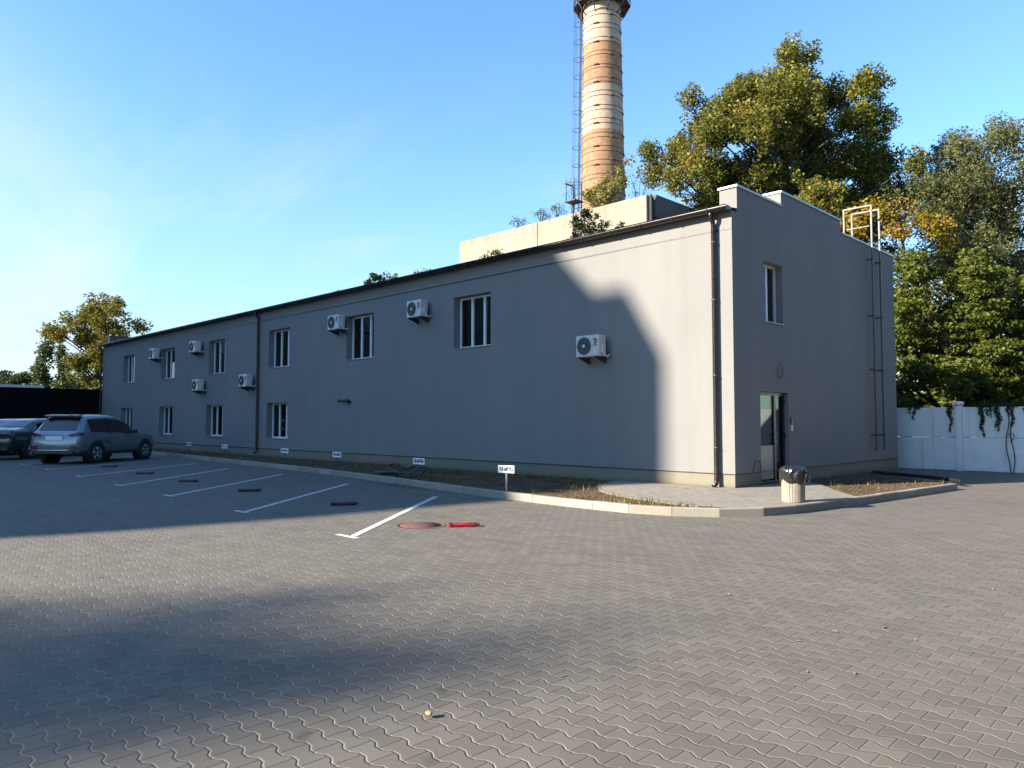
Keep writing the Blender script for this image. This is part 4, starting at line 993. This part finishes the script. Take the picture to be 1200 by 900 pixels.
MB().box(X0 + .302, X1 - .302, Y0 + .305, Y1 - .305, 11.75, 11.85).build('roof', M['roof'], t)
MB().tube([(X1 - .12, Y0 + .18, 4), (X1 - .12, Y0 + .18, Z1 + .02)], .07, 8).build('corner_pipe', M['steel'], t); MB().box(X1 - .24, X1 - .2, Y0 + .31, Y0 + .44, 0, Z1).build('corner_gap', M['drip'], t)
# ladder with a small landing on the concrete building
t = thing('steel_ladder', 'thin dark steel ladder and landing on the concrete building left of the chimney', 'ladder', (-16.25, 13.86, 0))
for x in (0, .55): MB().tube([(x, 0, 7.4), (x, 0, 13.7)], .03, 6).build('rail', M['blue_steel'], t); MB().tube([(x, -.55, 12.7), (x, -.55, 13.75)], .025, 6).build('landing_post', M['blue_steel'], t)
z = 7.5
while z < 13.6: MB().tube([(0, 0, z), (.55, 0, z)], .016, 5).build('rung', M['blue_steel'], t); z += .35
mb = MB(); mb.box(-.1, .6, -.6, .1, 12.65, 12.70); MB().box(-.1, .6, -.6, -.56, 13.6, 13.66).box(-.1, -.06, -.559, .1, 13.6, 13.66).build('landing_rail', M['blue_steel'], t); mb.build('landing', M['blue_steel'], t)

CX, CY = -25.87, 28.74
CH = thing('brick_chimney', 'tall tapering brick chimney with pale and tan bands and steel hoops', 'chimney', (CX, CY, 0))
rad = lambda z: 1.645 - .0178 * (z - 18.4)
MB().lathe([(rad(z), z) for z in np.linspace(0, 35.4, 60)] + [(1.0, 35.4), (1.0, 30)], 56).build('shaft', M['chimney'], CH, fixn=False)
z = 17.2; k = 0
while z < 35.2:
    for dz in (0, .33):
        zz = z + dz + random.uniform(-.04, .04); mb = MB(); r = rad(zz) + .004; h = .02
        mb.lathe([(r, zz - h), (r + .016, zz - h), (r + .016, zz + h), (r, zz + h)], 56)
        for a in (R(-70 + 45 * (k % 3)), R(150 + 30 * (k % 2))):
            c, s = math.cos(a), math.sin(a); mb.tube([((r + .03) * c - .2 * s, (r + .03) * s + .2 * c, zz), ((r + .03) * c + .2 * s, (r + .03) * s - .2 * c, zz)], .055, 6)
        mb.build('steel_hoop', M['rust'], CH); k += 1
    z += 1.03
# ladder on the left flank (camera left is towards -x -y)
la = math.atan2(-.705, -.709) + R(6)
lx, ly = math.cos(la), math.sin(la); tx, ty = -ly, lx
mb = MB(); mc = MB(); rungs = []
for s in (-.22, .22): mb.tube([((rad(z) + .20) * lx + s * tx, (rad(z) + .20) * ly + s * ty, z) for z in (12, 18, 24, 30, 34)], .035, 5)
z = 12.2
while z < 33.5:
    r = rad(z) + .20; rungs.append(MB().tube([(r * lx - .22 * tx, r * ly - .22 * ty, z), (r * lx + .22 * tx, r * ly + .22 * ty, z)], .018, 4)); z += .42
ld = mb.build('ladder', M['blue_steel'], CH)
for q in rungs: q.build('rung', M['blue_steel'], ld)
z = 12.5
while z < 33:
    r = rad(z) + .20; mc.tube([(r * lx + .42 * math.cos(a) * tx + (.52 * math.sin(a)) * lx, r * ly + .42 * math.cos(a) * ty + (.52 * math.sin(a)) * ly, z) for a in [math.pi * k / 8 for k in range(9)]], .022, 4)
    for s in (-.22, .22): mc.tube([((rad(z) - .05) * lx + s * tx, (rad(z) - .05) * ly + s * ty, z), (r * lx + s * tx, r * ly + s * ty, z)], .022, 4)
    z += 1.35
for a in (math.pi * .25, math.pi * .5, math.pi * .75):
    mc.tube([((rad(z) + .20) * lx + .42 * math.cos(a) * tx + .52 * math.sin(a) * lx, (rad(z) + .20) * ly + .42 * math.cos(a) * ty + .52 * math.sin(a) * ly, z) for z in (12.5, 22, 33)], .016, 4)
mc.build('safety_cage', M['blue_steel'], ld)
# gallery round the top
mb = MB(); zp = 32.75; N = 10; Ro = 2.12
for k in range(N):
    a0, a1 = 2 * math.pi * k / N, 2 * math.pi * (k + 1) / N
    p = lambda r, a, z: (r * math.cos(a), r * math.sin(a), z)
    mb.tube([p(Ro, a0, zp), p(Ro, a1, zp)], .05, 6); mb.tube([p(Ro, a0, zp + .55), p(Ro, a1, zp + .55)], .03, 5); mb.tube([p(Ro, a0, zp + 1.15), p(Ro, a1, zp + 1.15)], .035, 5)
    mb.tube([p(Ro, a0, zp - .02), p(Ro, a0, zp + 1.15)], .035, 5); mb.tube([p(1.3, a0, zp), p(Ro, a0, zp)], .045, 5); mb.tube([p(1.38, a0, zp - .9), p(Ro, a0, zp - .05)], .04, 5)
    mb.tube([p(Ro, a0, zp + .05), p(Ro, a1, zp + 1.1)], .02, 4)
gal = mb.build('gallery', M['blue_steel'], CH)
mb = MB(); mb.lathe([(1.42, zp + .03), (2.08, zp + .03), (2.08, zp + .06), (1.42, zp + .06)], 40); mb.build('floor_plate', M['rust'], gal)

# small pale roofed shed beyond the black fence
t = thing('shed', 'low shed with a pale sheet roof beyond the black fence', 'shed', (-62, -2.0, 0))
MB().box(-3, 3, -2.2, 2.2, 0, 3.9).build('wall', M['tower'], t); MB().prism([(-3.3, -2.4), (3.3, -2.4), (3.3, 2.4), (-3.3, 2.4)], 3.905, 4.35).build('roof', M['roofgrey'], t)

# apartment block beyond the camera: throws the stepped shadow on the long wall and the parking bays
ae = math.tan(R(SUN_EL)); A0 = -64.0
dv = Vector((math.sin(R(SUN_AZ)), math.cos(R(SUN_AZ)))); uv_ = Vector((math.cos(R(SUN_AZ)), -math.sin(R(SUN_AZ))))
H0 = -A0 * ae
sil = [(-52, -H0 + 0), (-52, 8.6), (-5.6, 8.6), (-4.62, 5.15), (-3.55, 4.18), (-2.62, 4.36), (-1.60, 2.75), (-1.60, -0.9), (-.6, -2.0), (0.05, -3.1), (.85, -4.2), (1.5, -5.4), (1.85, -6.6), (1.85, -H0)]
t = thing('apartment_block', 'tall stepped apartment block outside the picture, its shadow covering the parking bays', 'building', (dv.x * A0, dv.y * A0, 0))
n = len(sil); vs = [(uv_.x * u, uv_.y * u, v + H0) for u, v in sil] + [(uv_.x * u - dv.x * 14, uv_.y * u - dv.y * 14, v + H0) for u, v in sil]
MB().add(vs, [tuple(range(n)), tuple(range(2 * n - 1, n - 1, -1))] + [(i, n + i, n + (i + 1) % n, (i + 1) % n) for i in range(n)]).build('wall', M['tower'], t)

# added unseen blocks, no known buildings: they close off the low sky on the open sides
for nm, lab, (x0, x1, y0, y1, h) in (('gable_sky_blocker', 'long added block outside the picture, keeping low sky off the gable', (25, 40, -38, 50, 14)),
                                     ('rear_sky_blocker', 'added block outside the picture behind the camera, hiding low sky', (14, 26.5, -58, -44, 20)),
                                     ('pane_sky_blocker', 'added block outside the picture, hiding bright sky from the window panes', (-105, -72, -62, -34, 16))):
    t = thing(nm, lab, 'building', (0, 0, 0))
    MB().box(x0, x1, y0, y1, 0, h).build('wall', M['dark_blocker'], t); MB().box(x0 - .3, x1 + .3, y0 - .3, y1 + .3, h + .003, h + .35).build('roof', M['roof'], t)

# ------------------------------------------------------------------ trees
def leaf_mesh(name, centers, radii, counts, size, mat, parent, rng, squash=.8, droop=0.0, up=.35, aspect=.62):
    """many small folded leaves spread through clumps"""
    P = []
    for c, r, n in zip(centers, radii, counts):
        d = rng.normal(size=(n, 3)); d /= np.linalg.norm(d, axis=1)[:, None] + 1e-9
        rr = r * rng.uniform(.15, 1.0, n) ** .5
        q = d * rr[:, None]; q[:, 2] *= squash; P.append(np.array(c) + q)
    P = np.concatenate(P); n = len(P)
    a = rng.normal(size=(n, 3)); a[:, 2] = a[:, 2] * .6 - droop; a /= np.linalg.norm(a, axis=1)[:, None]
    nr = rng.normal(size=(n, 3)); nr[:, 2] += up; b = np.cross(nr, a); b /= np.linalg.norm(b, axis=1)[:, None] + 1e-9
    nn = np.cross(a, b)
    s = (size * rng.uniform(.6, 1.3, n))[:, None]
    v0 = P - a * s; v1 = P + b * s * aspect + nn * s * .18; v2 = P + a * s; v3 = P - b * s * aspect + nn * s * .18
    V = np.stack([v0, v1, v2, v3], 1).reshape(-1, 3)
    me = bpy.data.meshes.new(name); me.vertices.add(4 * n); me.vertices.foreach_set('co', V.ravel().astype(np.float32))
    me.loops.add(4 * n); me.loops.foreach_set('vertex_index', np.arange(4 * n, dtype=np.int32))
    me.polygons.add(n); me.polygons.foreach_set('loop_start', np.arange(0, 4 * n, 4, dtype=np.int32)); me.polygons.foreach_set('loop_total', np.full(n, 4, np.int32))
    me.update(calc_edges=True); me.validate()
    return link(name, me, mat, parent)

VIEW_RZ = R(134.8386 - 90)      # trees are laid out in a frame turned to face the yard
def tree(name, label, base, lobes, leaf, mat, density, clump=.55, trunk_r=.3, seed=1, squash=.75, droop=0.0, group=None, fork=.45, shell=.35, aspect=.62, cat='tree', fill=1.0):
    """lobes: (lateral, depth, height, radius) from the tree's foot"""
    rng = np.random.default_rng(seed); rd = random.Random(seed)
    t = thing(name, label, cat, base, VIEW_RZ, group)
    zs = [l[2] for l in lobes]; zlow, zhigh = min(zs), max(zs)
    cxm = sum(l[0] * l[3] for l in lobes) / sum(l[3] for l in lobes); cym = sum(l[1] * l[3] for l in lobes) / sum(l[3] for l in lobes)
    mb = MB(); ztop = zlow + (zhigh - zlow) * .8
    spine = []
    for k in range(9):
        f = k / 8; spine.append(Vector((cxm * f + rd.gauss(0, .12) * f * 2, cym * f + rd.gauss(0, .12) * f * 2, -.1 + (ztop + .1) * f)))
    mb.tube(spine, [trunk_r * (1.25 if k == 0 else 1) * (1 - .82 * k / 8) for k in range(9)], 9)
    cen = []; rad_ = []; cnt = []
    for (lx, ly, lz, lr) in lobes:
        tgt = Vector((lx, ly, lz)); fz = max(.18, min(.9, (lz - lr * 1.2 - abs(lx - cxm) * .5) / ztop)); i = fz * 8; a = spine[int(i)].lerp(spine[min(8, int(i) + 1)], i - int(i))
        mid = a.lerp(tgt, .5) + Vector((rd.gauss(0, .2), rd.gauss(0, .2), lr * .15)); r0 = trunk_r * (1 - .8 * fz) * .42
        mb.tube([a, a.lerp(mid, .5) + Vector((0, 0, -.05)), mid, mid.lerp(tgt, .6), tgt], [r0, r0 * .75, r0 * .55, r0 * .35, r0 * .15], 6)
        nC = max(6, int(6.0 * (lr / clump) ** 2 * 1.0 * fill))
        for _ in range(nC):
            d = rng.normal(size=3); d /= np.linalg.norm(d); f = rng.uniform(shell, 1.05)
            c = np.array([lx, ly, lz]) + d * lr * f * np.array([1, 1, .92]); r = clump * rng.uniform(.55, 1.25)
            cen.append(c); rad_.append(r); cnt.append(max(6, int(density * (r / clump) ** 2 * rng.uniform(.6, 1.3))))
            if rd.random() < fork:
                e = Vector(c); m_ = tgt.lerp(e, .5) + Vector((rd.gauss(0, .1), rd.gauss(0, .1), rd.gauss(0, .1))); mb.tube([tgt, m_, e], [r0 * .22 + .012, r0 * .14 + .01, .008], 4, caps=False)
    mb.build('trunk', M['bark'], t, fixn=False)
    leaf_mesh('crown', cen, rad_, cnt, leaf, mat, t, rng, squash, droop, aspect=aspect)
    return t
def lob(cx, k, items, dep, seed):
    """(px from the axis, height in metres) pairs scaled by k, with depths drawn inside the crown"""
    rd = random.Random(seed); return [((x - cx) * k, rd.uniform(-dep, dep), 1.6 + (493 - y) * k, r * k) for x, y, r in items]
# big poplar behind the office
k = .0458
L1 = lob(905, k, [(918, 84, 30), (890, 100, 26), (870, 120, 30), (952, 105, 32), (838, 128, 26), (990, 120, 28), (900, 140, 46), (955, 150, 46), (835, 165, 34), (1005, 155, 26), (1015, 118, 14), (1012, 190, 30), (860, 190, 42), (815, 110, 14),
                   (778, 190, 20), (790, 214, 20), (770, 168, 11), (808, 165, 20), (905, 200, 50), (960, 205, 48), (985, 240, 38), (1035, 205, 18), (1030, 225, 22), (850, 232, 30), (820, 240, 18), (930, 250, 46), (955, 275, 34), (1000, 262, 26), (880, 262, 34), (800, 235, 12), (985, 175, 34), (1000, 220, 32), (940, 115, 30), (812, 150, 20), (832, 205, 28), (965, 130, 34), (1020, 150, 16), (880, 165, 40), (985, 150, 28), (915, 70, 10), (955, 98, 32), (985, 112, 24), (868, 108, 28), (1015, 195, 28), (1022, 228, 26), (1005, 245, 26), (850, 140, 28), (820, 180, 24), (930, 85, 26)], 2.6, 3)
L1 = [(a, b, c - .75, d * .86) for a, b, c, d in L1]
tree('poplar_tree', 'huge yellow-green poplar towering behind the near gable of the office', (-9.2, 21.4, 0), L1, .080, M['f_poplar'], 110, .50, .55, 3, fork=.35, fill=1.05, squash=.95, shell=.30)
# right hand trees
k = .0400
L2 = lob(1150, k, [(1165, 160, 22), (1145, 185, 26), (1190, 165, 26), (1125, 205, 24), (1175, 205, 34), (1215, 190, 34), (1100, 240, 26), (1140, 245, 34), (1190, 255, 40), (1230, 250, 40), (1110, 285, 26), (1150, 300, 38), (1205, 315, 42), (1120, 325, 30), (1085, 215, 14), (1245, 320, 40), (1175, 355, 36), (1095, 345, 20), (1200, 150, 18), (1225, 160, 26), (1160, 148, 14), (1150, 215, 26), (1165, 275, 34), (1240, 215, 34), (1200, 210, 30), (1180, 172, 26), (1205, 178, 28), (1185, 205, 34), (1215, 215, 34), (1150, 170, 22), (1135, 190, 22), (1160, 225, 30), (1195, 240, 34), (1120, 225, 20), (1210, 270, 34)], 2.6, 5)
tree('willow_tree', 'tall grey-green feathery tree rising at the right picture edge above the maple', (-2.2, 25.6, 0), L2, .085, M['f_willow'], 95, .55, .4, 5, squash=1.0, droop=.5, fork=.3, aspect=.4)
k = .0355
L3 = lob(1140, k, [(1085, 330, 20), (1110, 318, 24), (1140, 345, 34), (1180, 340, 34), (1215, 355, 36), (1075, 365, 20), (1105, 372, 30), (1150, 385, 36), (1195, 395, 36), (1235, 400, 36), (1078, 405, 22), (1115, 415, 32), (1160, 430, 34), (1200, 440, 34), (1245, 440, 36), (1080, 440, 24), (1120, 455, 28), (1160, 465, 24), (1075, 468, 18), (1105, 475, 18), (1195, 470, 22), (1140, 482, 16), (1180, 484, 16), (1225, 474, 24), (1060, 380, 14), (1058, 430, 14), (1060, 470, 14)], 1.7, 8)
tree('maple_tree', 'dense broad green maple leaning over the white concrete fence', (-.15, 18.2, 0), L3, .075, M['f_maple'], 110, .44, .3, 8, squash=.45, fork=.25)
k = .045
for i, (x_, lab) in enumerate(((1090, 'dark maple filling the space behind the broad green maple, nearer the office'), (1200, 'dark maple behind the broad green maple at the right picture edge'))):
    lat = (x_ - 600) * k; dd = 39; tree('backing_maple', lab, (8.088 - .705 * dd + .709 * lat, -15.055 + .709 * dd + .705 * lat, 0), lob(x_, k, [(x_, 330, 36), (x_ - 40, 370, 34), (x_ + 35, 370, 40), (x_, 400, 40), (x_ - 35, 440, 36), (x_ + 35, 440, 40), (x_, 470, 36), (x_ - 30, 470, 24), (x_ + 60, 330, 30)][(0 if i else 1):], 1.5, 60 + i), .13, M['f_maple'], 60, .6, .3, 60 + i, squash=.6, fork=.2)
k = .0378
L4 = lob(1060, k, [(1010, 252, 13), (1030, 242, 16), (1048, 255, 17), (1070, 262, 15), (1092, 266, 13), (1112, 268, 12), (1020, 268, 12), (1045, 276, 12), (1085, 252, 11), (1118, 285, 9)], 1.0, 9)
tree('autumn_tree', 'golden yellow autumn tree showing behind the roof ladder', (8.088 - .705 * 33 + .709 * 460 * .0378, -15.055 + .709 * 33 + .705 * 460 * .0378, 0), L4, .075, M['f_yellow'], 62, .5, .22, 9)
k = .052
L5 = lob(1085, k, [(1078, 205, 10), (1095, 200, 10), (1072, 225, 11), (1100, 225, 12), (1085, 245, 12), (1115, 240, 14), (1105, 275, 14), (1080, 290, 14), (1050, 292, 12), (1120, 300, 16), (1095, 315, 8), (1128, 215, 10), (1065, 250, 9)], 1.2, 12)
tree('dark_tree', 'sparse dark bluish tree between the big poplar and the right edge trees', (-8.6, 31.0, 0), L5, .12, M['f_conifer'], 46, .6, .28, 12, fork=.7)
k = .06
tree('pale_tree', 'pale thin leafed tree far back in the gap behind the ladder', (-12.5, 36, 0), lob(1080, k, [(1060, 320, 14), (1085, 330, 16), (1105, 345, 14), (1070, 350, 16), (1090, 370, 16), (1062, 345, 12), (1075, 400, 20)], 1.2, 4), .13, M['f_thin'], 46, .7, .2, 4)
k = .0535
tree('round_tree', 'reddish brown thinning tree between the poplar and the roof ladder', (-11.8, 31.5, 0), lob(1040, k, [(1030, 200, 14), (1048, 195, 12), (1052, 215, 14), (1035, 222, 16), (1058, 235, 12), (1010, 232, 14), (1000, 260, 20)], 1.2, 6), .12, foliage('rusty_leaves', (.07, .055, .03), (.12, .095, .05), (.18, .13, .06), (.3, .17, .04), .1, .5), 42, .6, .25, 6, fork=.6)
# left: yellowing tree over the black fence, two columnar poplars, the wood beyond
k = .0915
L6 = lob(118, k, [(122, 362, 14), (140, 360, 12), (105, 368, 14), (158, 372, 13), (165, 382, 10), (90, 375, 10), (78, 388, 9), (70, 392, 8), (92, 396, 10), (112, 390, 14), (138, 384, 14), (152, 392, 12), (122, 408, 14), (100, 412, 10), (135, 412, 12), (108, 430, 12), (125, 435, 13), (112, 448, 10), (98, 446, 9), (130, 452, 10), (124, 350, 6), (140, 430, 10), (145, 410, 8), (118, 372, 12), (105, 385, 10), (100, 425, 11), (98, 436, 10), (115, 418, 12), (128, 422, 12), (148, 440, 12), (96, 400, 10), (140, 398, 12), (110, 460, 10)], 2.6, 7)
L6 = [(max(a, -1.1) if c < 9.9 else a, b, c, d) for a, b, c, d in L6]
tree('yellowing_tree', 'large ragged yellowing tree beyond the far end of the office', (-79.9, 10.2, 0), L6, .15, M['f_far'], 78, .85, .5, 7, fork=.4)
k = .109
tree('columnar_poplar', 'slender dark columnar poplar, the left of the pair beyond the fence', (-101.3, 10.1, 0), lob(53, k, [(55, 408, 5), (54, 416, 6), (54, 425, 6.5), (52, 434, 7), (50, 443, 8), (49, 452, 9), (54, 450, 7), (50, 465, 9)], .5, 2), .2, M['f_cypress'], 60, .8, .3, 2, squash=1.3)
tree('columnar_poplar', 'dark pointed columnar poplar, the right of the pair, beside the yellowing tree', (-99.6, 11.9, 0), lob(75, k, [(73, 410, 4), (75, 419, 5), (76, 428, 6), (78, 437, 6.5), (79, 446, 7), (80, 454, 7.5), (75, 453, 6), (78, 466, 8)], .5, 3), .2, M['f_cypress'], 60, .8, .3, 3, squash=1.3)
k = .126
for i, (x, lab) in enumerate(((4, 'dark round tree at the far left picture edge beyond the fence'), (23, 'dark round tree second from the left picture edge beyond the fence'), (39, 'low dark tree just left of the slender poplars'), (92, 'low dark tree hidden between the poplars and the yellowing tree'))):
    lat = (x - 600) * k; dd = 110
    bx_ = 8.088 + -.705 * dd + .709 * lat; by_ = -15.055 + .709 * dd + .705 * lat
    tree('far_tree', lab, (bx_, by_, 0), lob(x, k, [(x, 443 + (i % 2) * 3 + (10 if i == 3 else 0), 8), (x - 6, 449, 7), (x + 7, 450, 7), (x, 457, 10), (x + 9, 458, 7), (x - 9, 458, 7)], .8, i + 30), .22, M['f_hedge'], 60, .9, .3, 30 + i, group='trees of the far wood')

# shrubs on and behind the roofs
def shrub(name, label, base, lobes, leaf, mat, dens, clump=.22, seed=1, cat='shrub', stems=6):
    rng = np.random.default_rng(seed); rd = random.Random(seed); t = thing(name, label, cat, base, VIEW_RZ)
    mb = MB(); cen = []; ra = []; cn_ = []
    for (x, y, z, r) in lobes:
        e = Vector((x, y, z)); mb.tube([(x * .15, y * .15, -.1), Vector((x * .5, y * .5, z * .5)) + Vector((rd.gauss(0, .04), rd.gauss(0, .04), 0)), e, e + Vector((rd.gauss(0, .05), 0, r * .8))], [.022, .016, .010, .005], 5, caps=False)
        for _ in range(max(2, int(3.2 * (r / clump) ** 2))):
            d = rng.normal(size=3); d /= np.linalg.norm(d); c = np.array([x, y, z]) + d * r * rng.uniform(.3, 1.0); cen.append(c); ra.append(clump * rng.uniform(.6, 1.2)); cn_.append(max(3, int(dens * rng.uniform(.5, 1.3))))
            mb.tube([e, Vector(c)], [.009, .004], 4, caps=False)
    mb.build('stem', M['bark'], t, fixn=False); leaf_mesh('foliage', cen, ra, cn_, leaf, mat, t, rng, 1.0); return t
k = .0295
def sl(cx, cy, items, dep, seed, kk=k):
    rd = random.Random(seed); return [((x - cx) * kk, rd.uniform(-dep, dep), (cy - y) * kk, r * kk) for x, y, r in items]
def at_depth(px, py, d):
    a = R(2.8166); lat = (px - 600) / 874; up = (450 - py) / 874
    den = math.cos(a) - math.sin(a) * up; return (8.088 + d * (-.705 + .709 * lat / den), -15.055 + d * (.709 + .705 * lat / den), 1.6 + d * (math.sin(a) + math.cos(a) * up) / den)
p = at_depth(690, 285, 29.5)
shrub('dark_shrub', 'dark leafy shrub standing above the gutter in front of the chimney', p, sl(690, 285, [(688, 246, 10), (680, 258, 14), (698, 262, 11), (690, 272, 14), (672, 275, 9), (706, 270, 8), (665, 283, 7), (688, 243, 5), (700, 250, 5), (715, 262, 4), (718, 276, 6), (730, 268, 4), (735, 262, 3), (726, 278, 6)], .35, 1), .062, M['f_bush'], 26, .2, 1)
p = at_depth(578, 312, 33)
shrub('dark_shrub', 'low dark shrub peeping over the gutter left of the concrete building ladder', p, sl(578, 312, [(570, 298, 6), (580, 296, 7), (588, 299, 6), (566, 307, 4), (600, 300, 3), (583, 307, 6)], .3, 2, .033), .06, M['f_bush'], 20, .18, 2)
p = at_depth(446, 340, 42)
shrub('bright_shrub', 'bright green shrub peeping over the middle of the long gutter', p, sl(446, 340, [(436, 326, 8), (446, 324, 8), (456, 326, 7), (442, 335, 7), (452, 336, 7), (430, 334, 4), (464, 324, 4), (428, 330, 5)], .4, 3, .042), .085, M['f_bright'], 34, .25, 3)
p = at_depth(494, 330, 39)
shrub('reddish_shrub', 'small reddish bare shrub over the gutter right of the bright green one', p, sl(494, 330, [(487, 319, 5), (496, 317, 5), (504, 316, 4), (492, 324, 5), (500, 322, 5)], .3, 4, .039), .06, foliage('reddish_leaves', (.06, .03, .02), (.10, .06, .04), (.13, .09, .06), None, 0, 1.0), 12, .18, 4)
p = at_depth(395, 350, 46)
shrub('thin_sapling', 'thin small sapling over the gutter left of the bright green shrub', p, sl(395, 350, [(393, 342, 3), (397, 340, 3), (395, 346, 3)], .2, 5, .046), .06, M['f_bright'], 9, .18, 5)
k2 = .053
p = at_depth(708, 245, 46)
shrub('pale_birch', 'pale yellow-green young birch growing on the roof at the chimney foot', p, sl(708, 245, [(690, 222, 9), (702, 216, 9), (715, 208, 9), (725, 200, 7), (720, 222, 10), (708, 228, 12), (730, 215, 7), (692, 234, 9), (735, 190, 5), (722, 236, 10), (700, 238, 9), (712, 220, 9), (684, 228, 7), (728, 210, 8)], .6, 6, k2), .085, M['f_birch'], 40, .35, 6, 'tree')
p = at_depth(748, 240, 47)
shrub('grey_sapling', 'thin grey leaved sapling on the concrete roof right of the chimney', p, sl(748, 240, [(742, 214, 7), (750, 208, 7), (757, 218, 8), (745, 226, 8), (755, 230, 7), (738, 205, 4), (762, 208, 4)], .5, 7, k2), .05, M['f_thin'], 13, .32, 7)
p = at_depth(672, 250, 45)
shrub('grey_sapling', 'thin leafless looking sapling beside the ladder left of the chimney', p, sl(672, 250, [(668, 214, 5), (676, 208, 5), (672, 222, 6), (666, 225, 4)], .4, 8, k2), .045, M['f_thin'], 9, .3, 8)
for i, (x, y, lab, r) in enumerate(((606, 264, 'tuft of weeds on the concrete roof edge, leftmost tuft', 5), (634, 256, 'taller tuft of weeds on the concrete roof edge, middle', 7), (652, 250, 'sparse tuft of weeds on the concrete roof edge beside the ladder', 5))):
    p = at_depth(x, y + 2, 43.5 - i * 1.0)
    shrub('weed_tuft', lab, p, sl(x, y + 2, [(x - 5, y - 4, r * .7), (x + 3, y - 7, r * .8), (x, y - 3, r * .8), (x + 7, y - 4, r * .6), (x - 1, y - 9, r * .5), (x + 10, y - 2, r * .4)], .3, 40 + i, .05), .05, M['f_bright'], 18, .25, 40 + i, 'weeds')
# ivy over the white fence
def ivy(name, label, x0, x1, strands, seed, stem=False):
    rng = np.random.default_rng(seed); rd = random.Random(seed); t = thing(name, label, 'ivy', ((x0 + x1) / 2, 11.88, 2.05)); c0 = (x0 + x1) / 2
    cen = []; ra = []; cn_ = []; mb = MB()
    n = int((x1 - x0) / .10)
    for i in range(n + 1):
        x = x0 + (x1 - x0) * i / max(1, n) - c0; cen.append((x, .04 + rd.uniform(-.08, .12), .03 + rd.uniform(-.03, .06))); ra.append(.10); cn_.append(16)
    for (sx, ln) in strands:
        pts = []; m = int(ln / .07)
        for j in range(m + 1):
            p_ = (sx - c0 + .03 * math.sin(j * .9 + seed), -.03, .02 - ln * j / m); pts.append(p_)
            cen.append(p_); ra.append(.075 * (1.15 - .7 * j / m)); cn_.append(int(12 * (1.1 - .7 * j / m)) + 2)
        mb.tube(pts, .006, 4)
    if stem:
        for dx, ph in ((0, 0), (.12, 1.4)):
            mb.tube(smooth([(stem - c0 + dx + .05 * math.sin(z * 4 + ph), -.05, -z) for z in np.linspace(-.05, 2.04, 12)], 1), .014, 5)
        mb.tube(smooth([(stem - c0, -.06, -.9), (stem - c0 + .12, -.08, -.8), (stem - c0 + .2, -.08, -.95), (stem - c0 + .08, -.07, -1.08)], 1), .012, 5)
    mb.build('stem', M['bark'], t, fixn=False); leaf_mesh('foliage', cen, ra, cn_, .035, M['f_ivy'], t, rng, .9, .4); return t
ivy('ivy', 'short ivy strands hanging over the fence next to the office corner', -.15, .25, [(-.05, .2), (.1, .42)], 1)
ivy('ivy', 'single long ivy strand hanging beside the capped fence post', 1.10, 1.28, [(1.18, .8), (1.13, .3)], 2)
ivy('ivy', 'widest ivy mat spilling over the right fence panel with bare stems below', 1.75, 3.4, [(2.02, .75), (2.06, .95), (2.2, .3), (2.45, .65), (2.5, .75), (2.3, .35), (2.85, .6), (2.75, .3), (3.2, .5)], 3, stem=2.72)

# off-picture poplar whose crown shades the foreground paving
for (u, v, a0, lab, sz) in ((8.35, -3.55, -92, 'slim tree outside the picture, its soft shadow crossing the foreground paving', 1.0),):
    Hh = v - a0 * ae; o = uv_ * u + dv * a0
    rd = random.Random(77)
    lobes = []
    for (du, dz, r) in ((.2, -.7, .7), (.5, -1.3, .9), (-.3, -1.3, .8), (-1.3, -1.25, .55), (-1.9, -1.9, .6), (.4, -2.0, 1.1), (-.6, -2.1, 1.0), (-1.6, -2.6, .9), (1.1, -2.2, .7), (.5, -3.0, 1.3), (-.8, -3.2, 1.3), (-1.9, -3.4, .9), (1.3, -3.2, .9), (.3, -4.2, 1.4), (-1.1, -4.3, 1.3), (1.3, -4.3, 1.0), (.2, -5.5, 1.4), (-1.0, -5.6, 1.2)): lobes.append((du, rd.uniform(-.6, .6), Hh + dz, r))
    tt = tree('slim_tree', lab, (o.x, o.y, 0), lobes, .13, M['f_maple'], 24, .5, .25, 77, fill=.6)
    tt.rotation_euler = (0, 0, -R(SUN_AZ))
